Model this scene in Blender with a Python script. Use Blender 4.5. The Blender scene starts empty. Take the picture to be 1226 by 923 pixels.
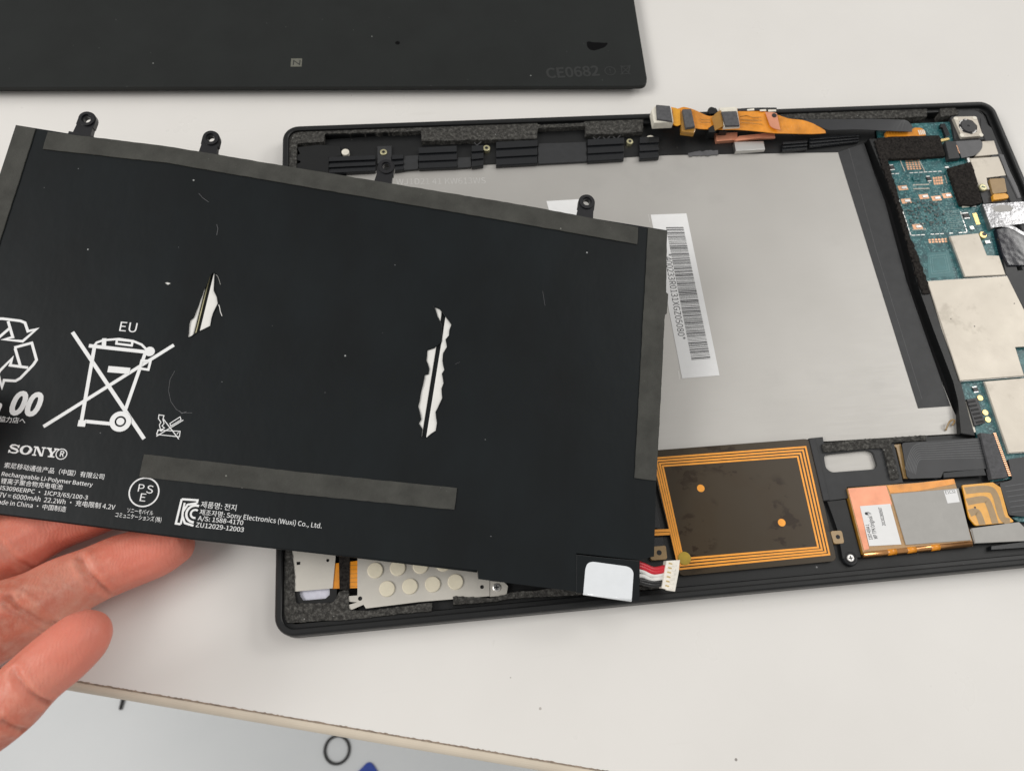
import bpy, bmesh, math, random
from mathutils import Matrix, Vector

# ------------------------------------------------------------------ camera, world, light
scn = bpy.context.scene
S = 0.001                                             # every measure below is in millimetres
def mm_matrix(m):
    M = Matrix(m)
    for i in range(3): M[i][3] *= S
    return M
cam_d = bpy.data.cameras.new('camera'); cam = bpy.data.objects.new('camera', cam_d)
scn.collection.objects.link(cam); scn.camera = cam
cam.matrix_world = mm_matrix([[0.99328, 0.06805, -0.09362, 48.219], [-0.09884, 0.91957, -0.38028, -23.062], [0.06021, 0.38698, 0.92012, 226.637], [0, 0, 0, 1]])
cam_d.sensor_width = 36; cam_d.lens = 27.308; cam_d.clip_start = 0.005; cam_d.clip_end = 50
cam_d.dof.use_dof = True; cam_d.dof.focus_distance = 0.232; cam_d.dof.aperture_fstop = 26

world = bpy.data.worlds.new('World'); scn.world = world; world.use_nodes = True
bg = world.node_tree.nodes['Background']
bg.inputs[0].default_value = (1.0, 0.985, 0.96, 1); bg.inputs[1].default_value = 0.475
def area(name, loc, aim, sx, sy, watts, col):
    l = bpy.data.lights.new(name, 'AREA'); l.shape = 'RECTANGLE'; l.size = sx; l.size_y = sy
    l.energy = watts; l.color = col
    o = bpy.data.objects.new(name, l); scn.collection.objects.link(o)
    o.location = loc
    o.rotation_euler = (Vector(aim) - Vector(loc)).to_track_quat('-Z', 'Y').to_euler()
    return o
area('ceiling_lamp', (1.75, 0.75, 1.20), (0.05, 0.08, 0), 0.60, 0.45, 9.0, (1.0, 0.98, 0.95))
area('sheen_panel', (1.30, 0.45, 2.0), (0.3, 0.1, 0), 0.9, 0.6, 5.5, (1.0, 0.98, 0.94))  # unseen panel added for the sheen on battery and silver panel
area('left_fill', (-1.35, -0.10, 1.40), (-0.05, 0.12, 0), 1.2, 0.7, 21.5, (1.0, 0.98, 0.95))  # added fill from the left, lifts the left side of the desk
scn.view_settings.view_transform = 'Standard'; scn.view_settings.look = 'None'
scn.view_settings.exposure = 0.0; scn.view_settings.gamma = 1.0
scn.view_settings.use_curve_mapping = False
scn.render.engine = 'CYCLES'

# ------------------------------------------------------------------ materials
def nt_mat(name):
    m = bpy.data.materials.new(name); m.use_nodes = True
    return m, m.node_tree.nodes, m.node_tree.links, m.node_tree.nodes['Principled BSDF']
def coords(n):
    return n.new('ShaderNodeTexCoord').outputs['Object']
def noise(n, l, co, scale, detail=4, rough=0.6, stretch=None):
    t = n.new('ShaderNodeTexNoise'); t.inputs['Scale'].default_value = scale
    t.inputs['Detail'].default_value = detail; t.inputs['Roughness'].default_value = rough
    if stretch:
        mp = n.new('ShaderNodeMapping'); mp.inputs['Scale'].default_value = stretch
        l.new(co, mp.inputs['Vector']); co = mp.outputs['Vector']
    l.new(co, t.inputs['Vector']); return t.outputs['Fac']
def ramp(n, l, fac, stops):
    r = n.new('ShaderNodeValToRGB'); e = r.color_ramp.elements
    while len(e) < len(stops): e.new(0.5)
    for k, (p, c) in enumerate(stops):
        e[k].position = p; e[k].color = c if len(c) == 4 else (*c, 1)
    l.new(fac, r.inputs[0]); return r.outputs[0]
def mixc(n, l, fac, a, b):
    m = n.new('ShaderNodeMix'); m.data_type = 'RGBA'
    if hasattr(fac, 'links'): l.new(fac, m.inputs[0])
    else: m.inputs[0].default_value = fac
    for v, i in ((a, 6), (b, 7)):
        if hasattr(v, 'links'): l.new(v, m.inputs[i])
        else: m.inputs[i].default_value = (*v, 1)
    return m.outputs[2]
def bump(n, l, b, h, strength, dist):
    k = n.new('ShaderNodeBump'); k.inputs['Strength'].default_value = strength
    k.inputs['Distance'].default_value = dist
    l.new(h, k.inputs['Height']); l.new(k.outputs[0], b.inputs['Normal'])
def specks(n, l, co, scale, size, keep):
    """sparse small dots: 1 inside a dot"""
    v = n.new('ShaderNodeTexVoronoi'); v.inputs['Scale'].default_value = scale; l.new(co, v.inputs['Vector'])
    a = n.new('ShaderNodeMath'); a.operation = 'LESS_THAN'; a.inputs[1].default_value = size
    l.new(v.outputs['Distance'], a.inputs[0])
    s = n.new('ShaderNodeSeparateColor'); l.new(v.outputs['Color'], s.inputs[0])
    c = n.new('ShaderNodeMath'); c.operation = 'LESS_THAN'; c.inputs[1].default_value = keep
    l.new(s.outputs[0], c.inputs[0])
    m = n.new('ShaderNodeMath'); m.operation = 'MULTIPLY'
    l.new(a.outputs[0], m.inputs[0]); l.new(c.outputs[0], m.inputs[1]); return m.outputs[0]
def simple(name, col, rough=0.5, metal=0.0, var=0.12, vscale=400, bstr=0.0, bscale=2500, bdist=0.00005, dust=None, spec=0.5, coat=0.0, stretch=None, rvar=0.08):
    m, n, l, b = nt_mat(name); co = coords(n)
    f = noise(n, l, co, vscale, stretch=stretch)
    lo = tuple(c * (1 - var) for c in col); hi = tuple(min(1, c * (1 + var)) for c in col)
    c = ramp(n, l, f, [(0.3, lo), (0.7, hi)])
    if dust:
        d = specks(n, l, co, *dust[:3]); c = mixc(n, l, d, c, dust[3])
        d = specks(n, l, co, dust[0] * 2.3, dust[1] * 1.35, dust[2] * 0.8); c = mixc(n, l, d, c, tuple(k * 0.45 for k in dust[3]))
    l.new(c, b.inputs['Base Color'])
    f2 = noise(n, l, co, vscale * 0.35)
    r = n.new('ShaderNodeMapRange'); r.inputs[3].default_value = max(0.02, rough - rvar); r.inputs[4].default_value = min(1, rough + rvar)
    l.new(f2, r.inputs[0]); l.new(r.outputs[0], b.inputs['Roughness'])
    b.inputs['Metallic'].default_value = metal; b.inputs['Specular IOR Level'].default_value = spec
    b.inputs['Coat Weight'].default_value = coat; b.inputs['Coat Roughness'].default_value = 0.08
    if bstr: bump(n, l, b, noise(n, l, co, bscale, stretch=stretch), bstr, bdist)
    return m
M = {}
M['black'] = simple('black plastic', (0.007, 0.0075, 0.008), 0.42, spec=0.4, vscale=300, bstr=0.25, bscale=4000, dust=(260, 0.07, 0.10, (0.22, 0.22, 0.22)))
M['black_gloss'] = simple('glossy black plastic', (0.010, 0.011, 0.013), 0.22, vscale=250, bstr=0.1, bscale=1500)
M['black_deep'] = simple('deep black tray', (0.006, 0.006, 0.007), 0.6, vscale=300)
M['charcoal'] = simple('charcoal plastic', (0.030, 0.031, 0.033), 0.5, spec=0.4, vscale=350, bstr=0.2, bscale=5000)
M['grey_plastic'] = simple('grey plastic', (0.10, 0.10, 0.105), 0.45, vscale=350)
M['lid'] = simple('matte black lid', (0.0105, 0.0125, 0.012), 0.62, spec=0.3, vscale=60, var=0.15, bstr=0.35, bscale=6000, bdist=0.00004, dust=(190, 0.05, 0.14, (0.20, 0.21, 0.20)))
M['lid_mark'] = simple('pale lid marking', (0.017, 0.0185, 0.018), 0.5)
M['lid_tag'] = simple('olive tag on lid', (0.13, 0.13, 0.105), 0.5)
M['stain'] = simple('dark stain', (0.0015, 0.0015, 0.002), 0.7, spec=0.1)
M['wrap'] = simple('black battery wrap', (0.0036, 0.0058, 0.0070), 0.45, spec=0.25, vscale=30, var=0.35, bstr=0.3, bscale=48, bdist=0.0006, stretch=(1.5, 0.8, 1), dust=(170, 0.045, 0.05, (0.30, 0.31, 0.31)), rvar=0.16)
M['lug'] = simple('black moulded lug', (0.010, 0.010, 0.012), 0.30)
M['tape'] = simple('grey foam tape', (0.056, 0.056, 0.050), 0.75, spec=0.25, vscale=140, var=0.22, bstr=0.9, bscale=1500, bdist=0.00022, dust=(420, 0.10, 0.06, (0.20, 0.20, 0.18)))
M['cell'] = simple('white cell foil', (0.80, 0.79, 0.76), 0.4, var=0.05, vscale=120)
M['print'] = simple('white print', (0.82, 0.83, 0.83), 0.6, var=0.03)
M['sticker'] = simple('glossy pale sticker', (0.80, 0.83, 0.86), 0.18, var=0.02, coat=0.6)
M['paper'] = simple('white paper label', (0.83, 0.83, 0.83), 0.55, var=0.02)
M['ink'] = simple('black label ink', (0.035, 0.035, 0.04), 0.6)
M['ink_grey'] = simple('grey bar ink', (0.16, 0.16, 0.165), 0.6)
M['etch'] = simple('etched marking', (0.60, 0.59, 0.57), 0.5, metal=0.4)
M['copper'] = simple('copper foil', (0.78, 0.34, 0.21), 0.42, metal=0.5, vscale=200, var=0.12, bstr=0.3, bscale=900)
M['copper_pad'] = simple('bare copper pad', (0.80, 0.45, 0.28), 0.3, metal=0.9)
M['gold'] = simple('gold contact', (0.90, 0.68, 0.30), 0.28, metal=0.9)
M['solder'] = simple('solder', (0.85, 0.85, 0.83), 0.3, metal=0.9)
M['brass'] = simple('brass insert', (0.62, 0.58, 0.36), 0.35, metal=0.8)
M['steel'] = simple('steel', (0.70, 0.69, 0.67), 0.33, metal=0.95, vscale=150, var=0.06)
M['plate'] = simple('stamped steel plate', (0.66, 0.63, 0.57), 0.45, metal=0.6, vscale=70, var=0.07)
def shield_mat():
    m, n, l, b = nt_mat('nickel silver shield'); co = coords(n)
    c = ramp(n, l, noise(n, l, co, 60, 4), [(0.3, (0.56, 0.51, 0.44)), (0.7, (0.63, 0.58, 0.50))])
    d = ramp(n, l, noise(n, l, co, 95, 5, 0.65), [(0.56, (0, 0, 0)), (0.66, (0.55, 0.55, 0.55))])
    c = mixc(n, l, d, c, (0.40, 0.36, 0.30))
    d = specks(n, l, co, 260, 0.06, 0.12); c = mixc(n, l, d, c, (0.14, 0.12, 0.10))
    l.new(c, b.inputs['Base Color']); b.inputs['Metallic'].default_value = 0.35
    r = n.new('ShaderNodeMapRange'); r.inputs[3].default_value = 0.36; r.inputs[4].default_value = 0.58
    l.new(noise(n, l, co, 80, 4), r.inputs[0]); l.new(r.outputs[0], b.inputs['Roughness'])
    bump(n, l, b, noise(n, l, co, 140, 3), 0.25, 0.0003); return m
M['shield'] = shield_mat()
M['pad_grey'] = simple('grey thermal pad', (0.40, 0.39, 0.37), 0.65, vscale=300, var=0.04)
M['dot'] = simple('cream rubber dot', (0.74, 0.68, 0.53), 0.6, vscale=300, var=0.07)
M['cream'] = simple('cream plastic', (0.78, 0.74, 0.64), 0.45)
M['connector'] = simple('white nylon connector', (0.84, 0.80, 0.72), 0.4)
M['amber'] = simple('orange polyimide flex', (0.78, 0.29, 0.022), 0.25, vscale=160, var=0.25, coat=0.15, spec=0.5, bstr=0.5, bscale=300, bdist=0.0003)
M['amber_trace'] = simple('bright orange trace', (0.86, 0.34, 0.03), 0.32, metal=0.15, var=0.1)
M['amber_dark'] = simple('dark amber flex', (0.36, 0.18, 0.03), 0.3, coat=0.4)
M['amber_yellow'] = simple('yellow amber flex', (0.78, 0.36, 0.02), 0.28, coat=0.4, var=0.08)
M['brown_part'] = simple('brown amber component', (0.33, 0.21, 0.085), 0.35, coat=0.3)
M['amber_glue'] = simple('yellow glue dot', (0.45, 0.30, 0.02), 0.15, coat=0.6)
M['flex_black'] = simple('black flex cable', (0.020, 0.021, 0.024), 0.42, vscale=200)
M['flex_line'] = simple('grey flex line', (0.085, 0.087, 0.093), 0.3)
M['film_black'] = simple('glossy black film', (0.010, 0.011, 0.018), 0.12, vscale=60, bstr=0.35, bscale=34, bdist=0.0009, coat=0.0)
M['foil'] = simple('crumpled silver foil', (0.42, 0.42, 0.43), 0.34, metal=0.9, vscale=120, var=0.35, bstr=0.8, bscale=110, bdist=0.0010)
M['wire_red'] = simple('red wire', (0.55, 0.015, 0.03), 0.35)
M['wire_white'] = simple('white wire', (0.78, 0.77, 0.74), 0.4)
M['wire_black'] = simple('black wire', (0.012, 0.012, 0.012), 0.35)
M['lens'] = simple('lens barrel', (0.03, 0.03, 0.032), 0.3, coat=0.5)
M['glass_pale'] = simple('pale window film', (0.70, 0.70, 0.80), 0.15, coat=0.5)
M['ring'] = simple('black rubber ring', (0.02, 0.02, 0.02), 0.5)
M['blue'] = simple('blue plastic', (0.012, 0.045, 0.30), 0.35)
M['chip'] = simple('black chip', (0.02, 0.02, 0.022), 0.4)

def foam_mat():
    m, n, l, b = nt_mat('black open foam'); co = coords(n)
    f = noise(n, l, co, 900, 6, 0.75); g = noise(n, l, co, 2600, 3, 0.7)
    c = ramp(n, l, f, [(0.28, (0.014, 0.014, 0.013)), (0.50, (0.062, 0.060, 0.056)), (0.72, (0.19, 0.185, 0.17))])
    d = specks(n, l, co, 900, 0.16, 0.05)
    l.new(mixc(n, l, d, c, (0.3, 0.3, 0.29)), b.inputs['Base Color']); b.inputs['Roughness'].default_value = 0.95
    b.inputs['Specular IOR Level'].default_value = 0.1
    bump(n, l, b, g, 0.9, 0.0004)
    return m
M['foam'] = foam_mat()
def felt_mat():
    m, n, l, b = nt_mat('black felt pad'); co = coords(n)
    f = noise(n, l, co, 1400, 5, 0.7)
    c = ramp(n, l, f, [(0.35, (0.008, 0.007, 0.007)), (0.7, (0.045, 0.04, 0.036))])
    l.new(c, b.inputs['Base Color']); b.inputs['Roughness'].default_value = 0.95
    b.inputs['Specular IOR Level'].default_value = 0.1
    bump(n, l, b, f, 0.9, 0.0003); return m
M['felt'] = felt_mat()
def pcb_mat():
    m, n, l, b = nt_mat('green solder mask'); co = coords(n)
    f = noise(n, l, co, 350, 3, 0.6); g = noise(n, l, co, 1600, 2, 0.5)
    c = ramp(n, l, f, [(0.35, (0.006, 0.060, 0.070)), (0.55, (0.014, 0.115, 0.125)), (0.75, (0.045, 0.175, 0.185))])
    t = ramp(n, l, g, [(0.56, (0, 0, 0)), (0.62, (1, 1, 1))])
    l.new(mixc(n, l, t, c, (0.10, 0.24, 0.25)), b.inputs['Base Color'])
    b.inputs['Roughness'].default_value = 0.3; bump(n, l, b, g, 0.25, 0.00008); return m
M['pcb'] = pcb_mat()
def lcd_mat():
    m, n, l, b = nt_mat('brushed aluminium'); co = coords(n)
    f = noise(n, l, co, 500, 4, 0.6, (0.25, 3.0, 1)); g = noise(n, l, co, 25, 3)
    c = ramp(n, l, g, [(0.3, (0.485, 0.47, 0.445)), (0.7, (0.52, 0.505, 0.48))])
    d = ramp(n, l, noise(n, l, co, 38, 5, 0.6), [(0.60, (0, 0, 0)), (0.72, (0.35, 0.35, 0.35))]); c = mixc(n, l, d, c, (0.43, 0.42, 0.40))
    d = specks(n, l, co, 90, 0.03, 0.10); c = mixc(n, l, d, c, (0.25, 0.24, 0.22))
    l.new(c, b.inputs['Base Color']); b.inputs['Metallic'].default_value = 0.5
    r = n.new('ShaderNodeMapRange'); r.inputs[3].default_value = 0.42; r.inputs[4].default_value = 0.56
    l.new(f, r.inputs[0]); l.new(r.outputs[0], b.inputs['Roughness'])
    bump(n, l, b, f, 0.10, 0.00006); return m
M['lcd'] = lcd_mat()
def film_mat():
    m, n, l, b = nt_mat('brown antenna film'); co = coords(n)
    f = noise(n, l, co, 90, 5, 0.6, (1, 1.6, 1)); g = noise(n, l, co, 45, 3, 0.55)
    c = ramp(n, l, f, [(0.54, (0.048, 0.033, 0.018)), (0.57, (0.024, 0.013, 0.005))])
    c2 = ramp(n, l, g, [(0.47, (1, 1, 1)), (0.55, (0, 0, 0))])
    l.new(mixc(n, l, c2, c, (0.050, 0.036, 0.021)), b.inputs['Base Color'])
    b.inputs['Roughness'].default_value = 0.22; b.inputs['Specular IOR Level'].default_value = 0.2
    return m
M['film'] = film_mat()
def desk_mat():
    m, n, l, b = nt_mat('white laminate'); co = coords(n)
    f = noise(n, l, co, 14, 4)
    c = ramp(n, l, f, [(0.35, (0.755, 0.735, 0.705)), (0.65, (0.785, 0.765, 0.735))])
    d = specks(n, l, co, 75, 0.032, 0.16); c = mixc(n, l, d, c, (0.30, 0.28, 0.26))
    d2 = specks(n, l, co, 30, 0.030, 0.08); c = mixc(n, l, d2, c, (0.12, 0.11, 0.10))
    d3 = specks(n, l, co, 130, 0.05, 0.10); c = mixc(n, l, d3, c, (0.48, 0.45, 0.42))
    sc_ = ramp(n, l, noise(n, l, co, 60, 2, 0.5, (0.25, 4.0, 1)), [(0.70, (0, 0, 0)), (0.78, (0.25, 0.25, 0.25))])
    c = mixc(n, l, sc_, c, (0.62, 0.59, 0.55))
    l.new(c, b.inputs['Base Color'])
    r = n.new('ShaderNodeMapRange'); r.inputs[3].default_value = 0.24; r.inputs[4].default_value = 0.34
    l.new(noise(n, l, co, 40), r.inputs[0]); l.new(r.outputs[0], b.inputs['Roughness'])
    bump(n, l, b, noise(n, l, co, 1200), 0.06, 0.00008); return m
M['desk'] = desk_mat()
M['edging'] = simple('cream edge band', (0.66, 0.58, 0.47), 0.4, vscale=60, var=0.06)
M['glue'] = simple('brown glue line', (0.27, 0.21, 0.16), 0.8, vscale=700, var=0.4)
def floor_mat():
    m, n, l, b = nt_mat('pale floor'); co = coords(n)
    c = ramp(n, l, noise(n, l, co, 5, 5), [(0.3, (0.60, 0.622, 0.635)), (0.7, (0.645, 0.662, 0.673))])
    d = specks(n, l, co, 14, 0.03, 0.25); c = mixc(n, l, d, c, (0.25, 0.25, 0.26))
    l.new(c, b.inputs['Base Color']); b.inputs['Roughness'].default_value = 0.35; return m
M['floor'] = floor_mat()
def skin_mat():
    m, n, l, b = nt_mat('skin'); co = coords(n)
    f = noise(n, l, co, 55, 3, 0.5); g = noise(n, l, co, 380, 4, 0.6)
    c = ramp(n, l, f, [(0.30, (0.51, 0.130, 0.075)), (0.50, (0.60, 0.190, 0.120)), (0.70, (0.70, 0.31, 0.22))])
    c2 = ramp(n, l, g, [(0.40, (0, 0, 0)), (0.80, (1, 1, 1))])
    at = n.new('ShaderNodeAttribute'); at.attribute_name = 'blush_light'
    c = mixc(n, l, c2, c, (0.68, 0.34, 0.25))
    l.new(mixc(n, l, at.outputs['Fac'], c, (0.74, 0.22, 0.155)), b.inputs['Base Color'])  # bright ends over a darker base paint light and shade on the fingers
    b.inputs['Subsurface Weight'].default_value = 0.25
    b.inputs['Subsurface Radius'].default_value = (1.0, 0.35, 0.2); b.inputs['Subsurface Scale'].default_value = 0.004
    b.inputs['Roughness'].default_value = 0.48
    w = n.new('ShaderNodeTexWave'); w.inputs['Scale'].default_value = 330; w.inputs['Distortion'].default_value = 14
    w.inputs['Detail'].default_value = 3; w.inputs['Detail Scale'].default_value = 0.6; l.new(co, w.inputs['Vector'])
    a = n.new('ShaderNodeMath'); a.operation = 'MULTIPLY_ADD'; l.new(w.outputs['Fac'], a.inputs[0]); a.inputs[1].default_value = 0.25
    l.new(noise(n, l, co, 1300, 3, 0.65), a.inputs[2])
    bump(n, l, b, a.outputs[0], 0.5, 0.00022)
    return m
M['skin'] = skin_mat()

# ------------------------------------------------------------------ mesh helpers (millimetres in, metres out)
col = scn.collection
rnd = random.Random(7)
def link(name, me, parent=None, mat=None):
    o = bpy.data.objects.new(name, me); col.objects.link(o)
    if parent is not None: o.parent = parent
    if mat is not None:
        me.materials.clear(); me.materials.append(M[mat] if isinstance(mat, str) else mat)
    return o
def finish(bm, name, parent, mat, smooth=False):
    bmesh.ops.recalc_face_normals(bm, faces=bm.faces[:])
    bmesh.ops.scale(bm, vec=(S, S, S), verts=bm.verts[:])
    me = bpy.data.meshes.new(name); bm.to_mesh(me); bm.free()
    if smooth:
        for p in me.polygons: p.use_smooth = True
    return link(name, me, parent, mat)
def area2(p):
    return sum(p[i][0] * p[(i + 1) % len(p)][1] - p[(i + 1) % len(p)][0] * p[i][1] for i in range(len(p)))
def ccw(p):
    p = list(p); return p if area2(p) > 0 else p[::-1]
def ragged(p, step, amp, seed=1):
    r = random.Random(seed); out = []
    for i in range(len(p)):
        a = Vector(p[i]); b = Vector(p[(i + 1) % len(p)]); n = max(1, int((b - a).length / step))
        d = (b - a); nn = Vector((-d.y, d.x)).normalized() if d.length > 0 else Vector((0, 0))
        for k in range(n):
            q = a + d * (k / n) + nn * r.uniform(-amp, amp)
            out.append((q.x, q.y))
    return out
def rounded(p, rad, seg=5):
    p = ccw(p); out = []; n = len(p)
    for i in range(n):
        a, b, c = Vector(p[i - 1]), Vector(p[i]), Vector(p[(i + 1) % n])
        r = rad[i] if isinstance(rad, (list, tuple)) else rad
        r = min(r, (a - b).length * 0.45, (c - b).length * 0.45)
        u = b + (a - b).normalized() * r; v = b + (c - b).normalized() * r
        if r < 1e-3: out.append(tuple(b)); continue
        for k in range(seg + 1):
            t = k / seg
            q = u * (1 - t) ** 2 + b * 2 * t * (1 - t) + v * t * t
            out.append((q.x, q.y))
    return out
def disc(c, r, n=20, ry=None):
    return [(c[0] + r * math.cos(2 * math.pi * k / n), c[1] + (ry or r) * math.sin(2 * math.pi * k / n)) for k in range(n)]
def offs(c, w, h, ang=0):
    ca, sa = math.cos(ang), math.sin(ang)
    return [(c[0] + x * ca - y * sa, c[1] + x * sa + y * ca) for x, y in ((-w / 2, -h / 2), (w / 2, -h / 2), (w / 2, h / 2), (-w / 2, h / 2))]
def add_prism(bm, poly, z0, z1, bev=0.0, seg=2):
    p = ccw(poly)
    lo = [bm.verts.new((x, y, z0)) for x, y in p]; hi = [bm.verts.new((x, y, z1)) for x, y in p]
    n = len(p); bm.faces.new(hi); bm.faces.new(lo[::-1])
    for i in range(n): bm.faces.new((lo[i], lo[(i + 1) % n], hi[(i + 1) % n], hi[i]))
    if bev > 0:
        es = [bm.edges.get((hi[i], hi[(i + 1) % n])) for i in range(n)]
        bmesh.ops.bevel(bm, geom=[e for e in es if e], offset=bev, segments=seg, affect='EDGES', profile=0.5, clamp_overlap=True)
def prism(name, poly, z0, z1, mat, parent, bev=0.12, smooth=False):
    bm = bmesh.new(); add_prism(bm, poly, z0, z1, bev)
    return finish(bm, name, parent, mat, smooth)
def holed(name, outer, holes, z0, z1, mat, parent):
    """flat plate with real openings"""
    bm = bmesh.new(); loops = []
    for p in [ccw(outer)] + [ccw(h) for h in holes]:
        loops.append(([bm.verts.new((x, y, z1)) for x, y in p], [bm.verts.new((x, y, z0)) for x, y in p]))
    for lv in (0, 1):
        es = []
        for L in loops:
            v = L[lv]; es += [bm.edges.new((v[i], v[(i + 1) % len(v)])) for i in range(len(v))]
        bmesh.ops.triangle_fill(bm, use_beauty=True, use_dissolve=False, edges=es)
    for L in loops:
        t, b = L; n = len(t)
        for i in range(n): bm.faces.new((t[i], t[(i + 1) % n], b[(i + 1) % n], b[i]))
    return finish(bm, name, parent, mat)
def add_ribbon(bm, pts, w, z, closed=False):
    """flat mitred stroke"""
    P = [Vector(p[:2]) for p in pts]; n = len(P); L = []
    for i in range(n):
        a = P[i - 1] if (i > 0 or closed) else None; c = P[(i + 1) % n] if (i < n - 1 or closed) else None
        d1 = (P[i] - a).normalized() if a is not None else None; d2 = (c - P[i]).normalized() if c is not None else None
        d1 = d1 or d2; d2 = d2 or d1
        n1 = Vector((-d1.y, d1.x)); n2 = Vector((-d2.y, d2.x)); m = (n1 + n2)
        m = m.normalized() if m.length > 1e-4 else n1
        k = min(1 / max(0.25, m.dot(n1)), 2.6) * w / 2
        L.append((bm.verts.new((*(P[i] + m * k), z)), bm.verts.new((*(P[i] - m * k), z))))
    for i in range(n if closed else n - 1):
        a, b = L[i], L[(i + 1) % n]; bm.faces.new((a[0], a[1], b[1], b[0]))
def strokes(name, lines, z, mat, parent, thick=0.0):
    bm = bmesh.new()
    for k, (pts, w, *cl) in enumerate(lines):
        add_ribbon(bm, pts, w, z + 0.012 * k, bool(cl and cl[0]))
    o = finish(bm, name, parent, mat); return o
def tube(bm, pts, r, seg=10, caps=True):
    P = [Vector(p) for p in pts]; rings = []
    R = r if isinstance(r, (list, tuple)) else [r] * len(P)
    for i, p in enumerate(P):
        d = (P[min(i + 1, len(P) - 1)] - P[max(i - 1, 0)]).normalized()
        u = d.cross(Vector((0, 0, 1))); u = u.normalized() if u.length > 1e-3 else Vector((1, 0, 0)); v = u.cross(d)
        rings.append([bm.verts.new(p + (u * math.cos(a) + v * math.sin(a)) * R[i]) for a in [2 * math.pi * k / seg for k in range(seg)]])
    for a, b in zip(rings, rings[1:]):
        for k in range(seg): bm.faces.new((a[k], a[(k + 1) % seg], b[(k + 1) % seg], b[k]))
    if caps: bm.faces.new(rings[0][::-1]); bm.faces.new(rings[-1])
def smooth_path(pts, n=8):
    P = [Vector(p) for p in pts]; out = []
    for i in range(len(P) - 1):
        p0, p1, p2, p3 = P[max(i - 1, 0)], P[i], P[i + 1], P[min(i + 2, len(P) - 1)]
        for k in range(n):
            t = k / n
            out.append(0.5 * ((2 * p1) + (p2 - p0) * t + (2 * p0 - 5 * p1 + 4 * p2 - p3) * t * t + (3 * p1 - p0 - 3 * p2 + p3) * t ** 3))
    return out + [P[-1]]
def strip(name, secs, thick, mat, parent, nseg=4):
    """bent ribbon: secs = list of ((x,y,z) upper edge, (x,y,z) lower edge)"""
    a = smooth_path([s[0] for s in secs], nseg); b = smooth_path([s[1] for s in secs], nseg)
    bm = bmesh.new(); R = []
    for p, q in zip(a, b):
        R.append([bm.verts.new(v) for v in (p, q, q - Vector((0, 0, thick)), p - Vector((0, 0, thick)))])
    for r1, r2 in zip(R, R[1:]):
        for k in range(4): bm.faces.new((r1[k], r1[(k + 1) % 4], r2[(k + 1) % 4], r2[k]))
    bm.faces.new(R[0]); bm.faces.new(R[-1][::-1])
    return finish(bm, name, parent, mat)
_fonts = {}
def font(s):
    """one of Blender's own bundled typefaces"""
    f = 'Noto Sans CJK Regular.woff2'
    if f not in _fonts:
        _fonts[f] = None
        try:
            import os
            p = os.path.join(bpy.utils.system_resource('DATAFILES'), 'fonts', f)
            if os.path.exists(p): _fonts[f] = bpy.data.fonts.load(p)
        except Exception: pass
    return _fonts[f]
def text(name, s, p0, p1, em, z, mat, parent, bold=0.0, shear=0.0, fit=True, aspect=1.06):
    """flat lettering from baseline point p0 to p1, em height in mm"""
    cu = bpy.data.curves.new('lettering', 'FONT'); cu.body = s; cu.size = 1.0; cu.offset = bold; cu.shear = shear
    cu.resolution_u = 4
    if font(s): cu.font = font(s)
    ob = bpy.data.objects.new('tmp', cu); col.objects.link(ob)
    dg = bpy.context.evaluated_depsgraph_get(); me = bpy.data.meshes.new_from_object(ob.evaluated_get(dg))
    bpy.data.objects.remove(ob); bpy.data.curves.remove(cu)
    if not me.vertices: return None
    xs = [v.co.x for v in me.vertices]; x0, w = min(xs), max(xs) - min(xs)
    p0 = Vector(p0[:2]); p1 = Vector(p1[:2]); d = p1 - p0
    sx = (d.length / w) if fit else em
    em = sx * (1.45 if 'ー' in s else aspect)
    u = d.normalized(); v = Vector((-u.y, u.x))
    for vt in me.vertices:
        q = p0 + u * ((vt.co.x - x0) * sx) + v * (vt.co.y * em)
        vt.co = Vector((q.x, q.y, z)) * S
    me.name = name
    return link(name, me, parent, mat)
def thing(name, label, cat, loc=(0, 0, 0)):
    o = bpy.data.objects.new(name, None); col.objects.link(o); o.location = Vector(loc) * S
    o.empty_display_size = 0.01; o['label'] = label; o['category'] = cat
    return o
def tag(o, label, cat, group=None):
    o['label'] = label; o['category'] = cat
    if group: o['group'] = group
    return o

# ------------------------------------------------------------------ floor and desk
def recentre(root, c):
    c = Vector(c) * S; root.location = root.location + c
    for ch in root.children: ch.location = ch.location - c
FZ = -720.0
bm = bmesh.new(); add_prism(bm, [(-2500, -2500), (2500, -2500), (2500, 2500), (-2500, 2500)], FZ - 20, FZ)
o = finish(bm, 'floor', None, 'floor'); o['kind'] = 'structure'

desk = thing('desk', 'white laminate desk top with a cream rounded edge band', 'desk')
EA = Vector((-52.21, -5.56)); EC = Vector((80.58, -40.04)); EU = (EC - EA).normalized(); EN = Vector((-EU.y, EU.x))
def dk(s, t): q = EA + EU * s + EN * t; return (q.x, q.y)
prism('tabletop', [dk(-600, 0), dk(900, 0), dk(900, 750), dk(-600, 750)], -25, 0, 'desk', desk, bev=0.15)
bm = bmesh.new()                                        # bullnose edge band
prof = [(0.0, -0.12)] + [(-0.2 - 2.3 * math.sin(a), -0.15 - 2.3 * (1 - math.cos(a))) for a in [math.pi / 2 * k / 6 for k in range(7)]] + [(-2.5, -22.5), (-1.2, -24.4), (0.0, -24.8)]
ends = []
for s in (-600, 900):
    ends.append([bm.verts.new((*dk(s, t), z)) for t, z in prof])
for i in range(len(prof)):
    j = (i + 1) % len(prof); bm.faces.new((ends[0][i], ends[0][j], ends[1][j], ends[1][i]))
bm.faces.new(ends[0]); bm.faces.new(ends[1][::-1])
finish(bm, 'edge_band', desk, 'edging', smooth=False)
bm = bmesh.new(); r = random.Random(3); prev = None     # crumbly glue seam
s = -120.0
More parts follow.
